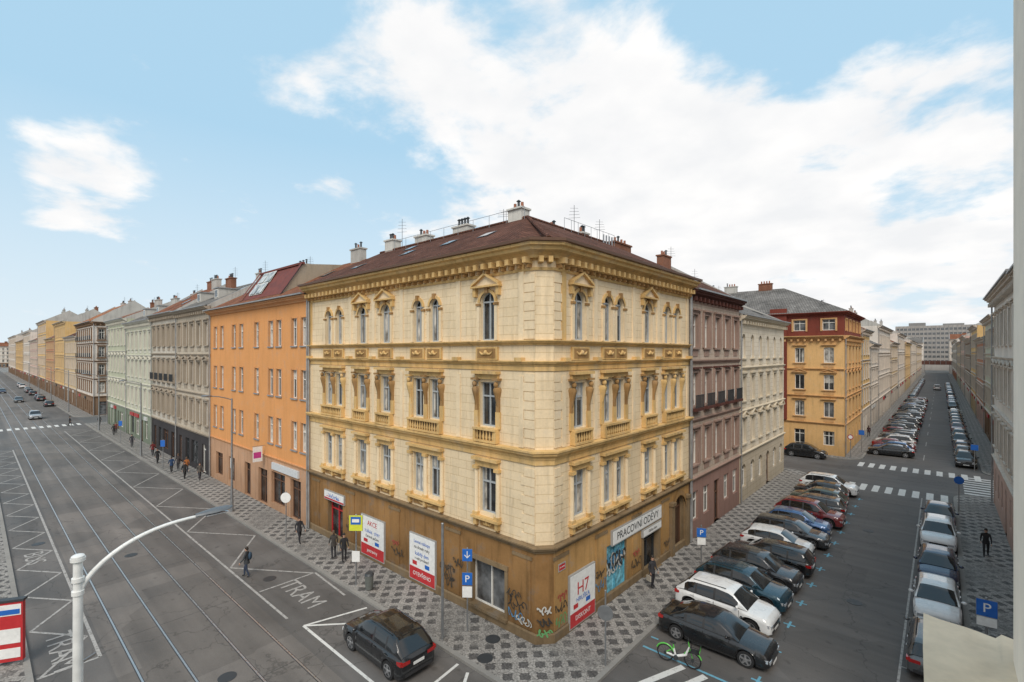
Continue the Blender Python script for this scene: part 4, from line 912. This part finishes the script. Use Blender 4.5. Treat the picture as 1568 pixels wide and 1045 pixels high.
def totem():
    e=empty('tram_stop_info_pillar',(-15.9,-15.55,.12),math.radians(60)); m=MB()
    m.box(W0,-.45,.45,-.09,.09,.15,2.6,REDP); m.box(W0,-.4,.4,-.105,-.091,2.05,2.5,WHITEP); m.box(W0,-.36,.36,-.118,-.106,2.1,2.3,BLUEP); m.box(W0,-.38,.38,-.105,-.091,.9,1.5,WHITEP)
    m.box(W0,-.38,.38,-.105,-.091,.3,.7,WHITEP); m.box(W0,-.5,.5,-.14,.14,2.61,2.7,DARKMETAL)
    for x in (-.4,.4): m.cyl((x,0,0),(x,0,.16),.04,.04,METAL,8)
    m.obj('panels',e)
totem()
e=empty('shop_banner_flag'); m=MB(); m.cyl((-29.9,-.05,5.2),(-29.9,-1.1,5.2),.02,.02,METAL,6); m.box(W0,-29.92,-29.88,-1.05,-.3,3.9,5.15,WHITEP); m.box(W0,-29.925,-29.875,-1.0,-.4,4.2,4.7,simple('magenta',(.5,.05,.25),.5)); m.obj('banner',e)
e=empty('litter_bin',(-10.4,-2.2,.12)); m=MB(); m.cyl((0,0,.05),(0,0,.8),.2,.24,simple('bin_grey',(.12,.13,.12),.5),14); m.cyl((0,0,.8),(0,0,.9),.26,.2,DARKMETAL,14); m.obj('bin_body',e,sharp=40)
def ebike(x,y,rz):
    e=empty('rental_electric_bicycle',(x,y,.012),rz); m=MB()
    for q in (-.55,.55):
        rows=[]
        for i in range(25):
            a=2*math.pi*i/24; rows.append([(q+math.cos(a)*(.32+.03*math.cos(b)),.03*math.sin(b),.35+math.sin(a)*(.32+.03*math.cos(b))) for b in [k*math.pi/3 for k in range(6)]])
        m.grid(rows,BLACK,True)
        for i in range(10):
            a=2*math.pi*i/10; m.cyl((q,0,.35),(q+.31*math.cos(a),0,.35+.31*math.sin(a)),.004,.004,METAL,4)
        m.cyl((q,-.05,.35),(q,.05,.35),.06,.06,DARKMETAL,10)
        fe=[(q+.37*math.cos(a),0,.35+.37*math.sin(a)) for a in [math.radians(20+i*20) for i in range(8)]]; m.tube(fe,[.028]*8,GREENP,6)
    m.tube([(-.55,0,.35),(-.12,0,.32),(.28,0,.5),(.42,0,.85)],[.03,.05,.055,.03],WHITEP,8); m.tube([(-.55,0,.35),(-.2,0,.62),(-.22,0,.82)],[.02,.03,.022],GREENP,8); m.tube([(-.12,0,.32),(-.2,0,.62)],[.04,.04],WHITEP,8)
    m.tube([(.55,.05,.35),(.42,.03,.85),(.38,0,1.08)],[.02,.025,.022],GREENP,8); m.tube([(.2,-.3,1.08),(.36,-.2,1.1),(.38,0,1.08),(.36,.2,1.1),(.2,.3,1.08)],[.018]*5,BLACK,6)
    m.ell((-.24,0,.86),(.14,.08,.04),BLACK)
    for a in (-.16,.16):
        m.tube([(.46,a,.72),(.8,a,.75),(.85,a,.98),(.48,a,.98),(.46,a,.72)],[.014]*5,BLACK,5)
    m.box(W0,.47,.82,-.15,.15,.73,.745,BLACK); m.cyl((.85,-.16,.98),(.85,.16,.98),.014,.014,BLACK,5); m.box(W0,.835,.85,-.15,.15,.78,.97,GREENP)
    m.cyl((-.1,-.14,.3),(-.1,.14,.3),.09,.09,DARKMETAL,12); m.tube([(-.1,.0,.25),(-.15,.14,.05)],[.015,.015],METAL,5)
    m.obj('frame_and_wheels',e,sharp=40)
ebike(4.7,3.0,math.radians(10))
# ---------------------------------------------------------------- people
SKIN=simple('skin',(.46,.27,.19),.6); HAIRC=[simple('hair_dark',(.025,.018,.013),.6),simple('hair_brown',(.10,.055,.03),.6)]
def person(x,y,rz,top,pants,stride=.5,bag=None,hair=0,h=1.75,z0=.12):
    mt=simple('cloth_top_%d_%d_%d'%tuple(int(c*255) for c in top),top,.85,0,.15,12); mp=simple('cloth_leg_%d_%d_%d'%tuple(int(c*255) for c in pants),pants,.85,0,.15,12)
    s=stride*.28
    V=[((0,0,.95),.145,.11),((0,.0,1.12),.125,.10),((0,.01,1.34),.165,.115),((0,.0,1.47),.075,.065),((0,.02,1.55),.055,.055),((0,.03,1.63),.078,.09),((0,.03,1.70),.07,.082),
       ((.18,0,1.41),.062,.062),((.235,-s*.5,1.13),.048,.048),((.24,-s*.5+.12,.90),.032,.032),
       ((-.18,0,1.41),.062,.062),((-.235,s*.5,1.13),.048,.048),((-.24,s*.8+.14,.93),.032,.032),
       ((.095,0,.88),.095,.095),((.10,s*.7+.04,.50),.066,.066),((.10,s,.09),.042,.045),((.105,s+.15,.045),.042,.035),
       ((-.095,0,.88),.095,.095),((-.10,-s*.4+.04,.50),.066,.066),((-.10,-s*1.1,.11),.042,.045),((-.105,-s*1.1+.15,.05),.042,.035)]
    E=[(0,1),(1,2),(2,3),(3,4),(4,5),(5,6),(2,7),(7,8),(8,9),(2,10),(10,11),(11,12),(0,13),(13,14),(14,15),(15,16),(0,17),(17,18),(18,19),(19,20)]
    bm=bmesh.new(); ly=bm.verts.layers.skin.verify(); vs=[]
    for i,(p,a,b) in enumerate(V):
        v=bm.verts.new(p); v[ly].radius=(a,b); v[ly].use_root=(i==0); vs.append(v)
    for a,b in E: bm.edges.new((vs[a],vs[b]))
    me=D.meshes.new('sk'); bm.to_mesh(me); bm.free(); o=lk(D.objects.new('sk',me)); o.modifiers.new('s','SKIN').use_smooth_shade=True
    ss=o.modifiers.new('u','SUBSURF'); ss.levels=1; ss.render_levels=1
    dg=bpy.context.evaluated_depsgraph_get(); me2=D.meshes.new_from_object(o.evaluated_get(dg)); D.objects.remove(o)
    me2.materials.clear()
    for q in (mt,mp,SKIN,BLACK): me2.materials.append(q)
    for p in me2.polygons:
        c=p.center; p.use_smooth=True
        if c.z>1.515: k=2
        elif c.z<.115: k=3
        elif abs(c.x)>.18 and c.z<.925 and c.z>.8: k=2
        elif c.z<.86: k=1
        else: k=0
        p.material_index=k
    e=empty('pedestrian',(x,y,z0),rz); sc=h/1.78; e.scale=(sc,sc,sc)
    me2.name='body'; b=lk(D.objects.new('body',me2)); b.parent=e
    m=MB(); hm=HAIRC[hair]
    m.ell((0,.012,1.70),(.088,.098,.095),hm,12,8); m.ell((0,-.035,1.64),(.08,.065,.085),hm,10,7)
    m.ell((0,.125,1.635),(.013,.02,.02),SKIN,6,5); m.ell((0,.112,1.597),(.024,.008,.006),simple('lips',(.35,.12,.1),.5),6,4)
    for e_ in (-1,1):
        m.ell((e_*.03,.108,1.66),(.011,.008,.008),BLACK,6,4); m.ell((e_*.08,.02,1.645),(.012,.02,.03),SKIN,6,5)
    for q,dy in ((9,.0),(12,.0)):
        c=Vector(V[q][0]); sg=1 if c.x>0 else -1
        m.ell((c.x,c.y+.02,c.z-.05),(.018,.04,.05),SKIN,8,6)
        for f in range(4):
            yy=c.y-.01+f*.02; ln=[.055,.07,.075,.065][f]; m.tube([(c.x,yy,c.z-.085),(c.x-sg*.006,yy+.004,c.z-.085-ln*.55),(c.x-sg*.018,yy+.008,c.z-.085-ln)],[.009,.008,.006],SKIN,5)
        m.tube([(c.x-sg*.008,c.y+.05,c.z-.045),(c.x-sg*.02,c.y+.075,c.z-.075),(c.x-sg*.02,c.y+.078,c.z-.1)],[.010,.009,.007],SKIN,5)
    rows=[[(a*math.cos(t),b_*math.sin(t),z) for t in [i*math.pi/6 for i in range(12)]] for a,b_,z in ((.165,.13,1.0),(.175,.145,.9),(.18,.16,.80))]
    m.grid(rows,mt,True); m.ell((0,0,1.48),(.085,.08,.035),mt,10,5)
    if bag=='pack':
        m.ell((0,-.19,1.24),(.15,.10,.23),simple('backpack',(.03,.06,.10),.8),10,8)
    elif bag=='bag':
        m.box(W0,.255,.32,-.12,.18,.42,.72,simple('shopping_bag',(.4,.36,.3),.8)); m.tube([(.285,-.05,.72),(.27,.06,.86),(.285,.12,.72)],[.008]*3,BLACK,4)
    m.obj('head_details_hands_and_clothes',e,fix=True)
PPL=[(-17.2,-6.0,2.4,(.04,.045,.05),(.03,.045,.08),.6,'pack',0,.012),(-15.6,-1.5,1.3,(.05,.045,.04),(.03,.03,.035),.2,'bag',1,.12),(-14.7,-1.3,-1.8,(.02,.02,.022),(.02,.02,.022),.15,None,0,.12),
(-19.7,-1.8,-1.5,(.03,.03,.035),(.02,.02,.025),.8,None,0,.12),(-45,-2.1,-1.5,(.03,.03,.03),(.02,.02,.02),.8,'pack',0,.12),(-47.5,-1.3,1.5,(.35,.12,.03),(.02,.03,.06),.6,None,1,.12),(-55.4,-2.2,-1.5,(.02,.02,.02),(.02,.02,.02),.8,None,0,.12),
(-49,-2.3,1.6,(.02,.05,.12),(.02,.02,.02),.8,None,0,.12),(-50.2,-1.4,1.6,(.06,.05,.05),(.02,.02,.03),.6,'bag',1,.12),(-43.4,-1.2,-1.5,(.10,.09,.08),(.02,.02,.03),.5,None,0,.12),(-61,-1.5,1.6,(.15,.02,.02),(.02,.02,.03),.7,None,1,.12),(-70,-2.0,-1.6,(.05,.05,.06),(.02,.02,.03),.7,None,0,.12),(-84,-1.8,1.6,(.03,.03,.03),(.02,.02,.02),.8,None,0,.12),(-86,-1.2,-1.6,(.2,.05,.04),(.02,.02,.02),.8,None,1,.12),(-99,-1.5,-1.6,(.02,.02,.02),(.02,.02,.02),.8,None,0,.12),
(-103,-5.0,0,(.02,.02,.02),(.02,.02,.02),.8,None,0,.012),(1.0,8.3,-1.9,(.035,.035,.04),(.02,.02,.025),.2,'bag',0,.12),(15.0,26.2,math.pi,(.015,.015,.017),(.02,.02,.022),.8,None,0,.12),(15.3,60.5,math.pi,(.02,.02,.02),(.02,.02,.02),.8,None,0,.12),(4.6,75,0,(.05,.02,.02),(.02,.02,.02),.8,None,0,.12)]
for p in PPL: person(p[0],p[1],p[2],p[3],p[4],p[5],p[6],p[7],1.76,p[8])
# ---------------------------------------------------------------- sky, light
wd=D.worlds.new("World"); SC.world=wd; wd.use_nodes=True; nt=wd.node_tree; bg=nt.nodes['Background']
SE,SR=math.radians(46),math.radians(142)
sky=node(nt,'ShaderNodeTexSky',sky_type='NISHITA'); sky.sun_disc=False; sky.sun_elevation=SE; sky.sun_rotation=SR; sky.air_density=1.0; sky.dust_density=1.5
g=node(nt,'ShaderNodeTexCoord').outputs['Generated']
sp=node(nt,'ShaderNodeSeparateXYZ',{0:g}); zc=mth(nt,'MAXIMUM',sp.outputs[2],0.0); zd=mth(nt,'ADD',zc,.22)
pv=node(nt,'ShaderNodeCombineXYZ',{0:mth(nt,'DIVIDE',sp.outputs[0],zd),1:mth(nt,'DIVIDE',sp.outputs[1],zd)}).outputs[0]
n1=node(nt,'ShaderNodeTexNoise',{'Vector':pv,'Scale':2.6,'Detail':10.0,'Roughness':.58,'Distortion':.15}).outputs[0]
acc=n1
for c,rad,wgt in (((-.557,.709,.43),17,.24),((-.36,.84,.34),14,.20),((-.10,.95,.22),19,.24),((-.955,.12,.26),7,.22),((-.985,.10,.27),22,-.07),((-.74,.45,.50),12,.07),((-.42,.86,.14),24,.14),((-.2,.8,.62),22,-.06),((.3,-.9,.4),80,.2),((.6,.2,.7),60,.15)):
    l=math.sqrt(sum(q*q for q in c)); c=tuple(q/l for q in c)
    dt=node(nt,'ShaderNodeVectorMath',{0:g,1:c},operation='DOT_PRODUCT').outputs['Value']
    acc=mth(nt,'ADD',acc,mth(nt,'MULTIPLY',node(nt,'ShaderNodeMapRange',{0:dt,1:math.cos(math.radians(rad)),2:1.0,3:0.0,4:1.0},interpolation_type='SMOOTHSTEP').outputs[0],wgt))
dens=node(nt,'ShaderNodeMapRange',{0:acc,1:.54,2:.72,3:0.0,4:1.0},interpolation_type='SMOOTHSTEP').outputs[0]
n2=node(nt,'ShaderNodeTexNoise',{'Vector':pv,'Scale':3.5,'Detail':7.0}).outputs[0]
cl=mixc(nt,mr(nt,n2,.35,.65,0.0,1.0),(8.5,8.6,8.75),(9.8,9.7,9.6))
base=mixc(nt,.88,sky.outputs[0],(4.5,7.0,8.9))
haze=node(nt,'ShaderNodeMapRange',{0:zc,1:0.0,2:.38,3:.85,4:0.0}).outputs[0]
base=mixc(nt,haze,base,(8.0,8.7,9.1))
fin=mixc(nt,dens,base,cl)
nt.links.new(fin,bg.inputs[0]); bg.inputs[1].default_value=.105
sun=D.lights.new('sun','SUN'); sun.energy=2.3; sun.angle=math.radians(28); sun.color=(1,.93,.84)
so=lk(D.objects.new('sun',sun)); dv=Vector((math.sin(SR)*math.cos(SE),math.cos(SR)*math.cos(SE),math.sin(SE)))
so.rotation_euler=dv.to_track_quat('Z','Y').to_euler(); so.location=(0,0,60)
cam=D.cameras.new('camera'); co=lk(D.objects.new('camera',cam)); co.location=(12.86,-16.61,13.0); co.rotation_euler=(math.pi/2,0,math.radians(41.7))
cam.sensor_width=36; cam.lens=16.92; cam.shift_y=.0118; cam.clip_end=4000; cam.clip_start=.05
SC.camera=co
SC.view_settings.view_transform='Standard'; SC.view_settings.look='None'; SC.view_settings.exposure=0
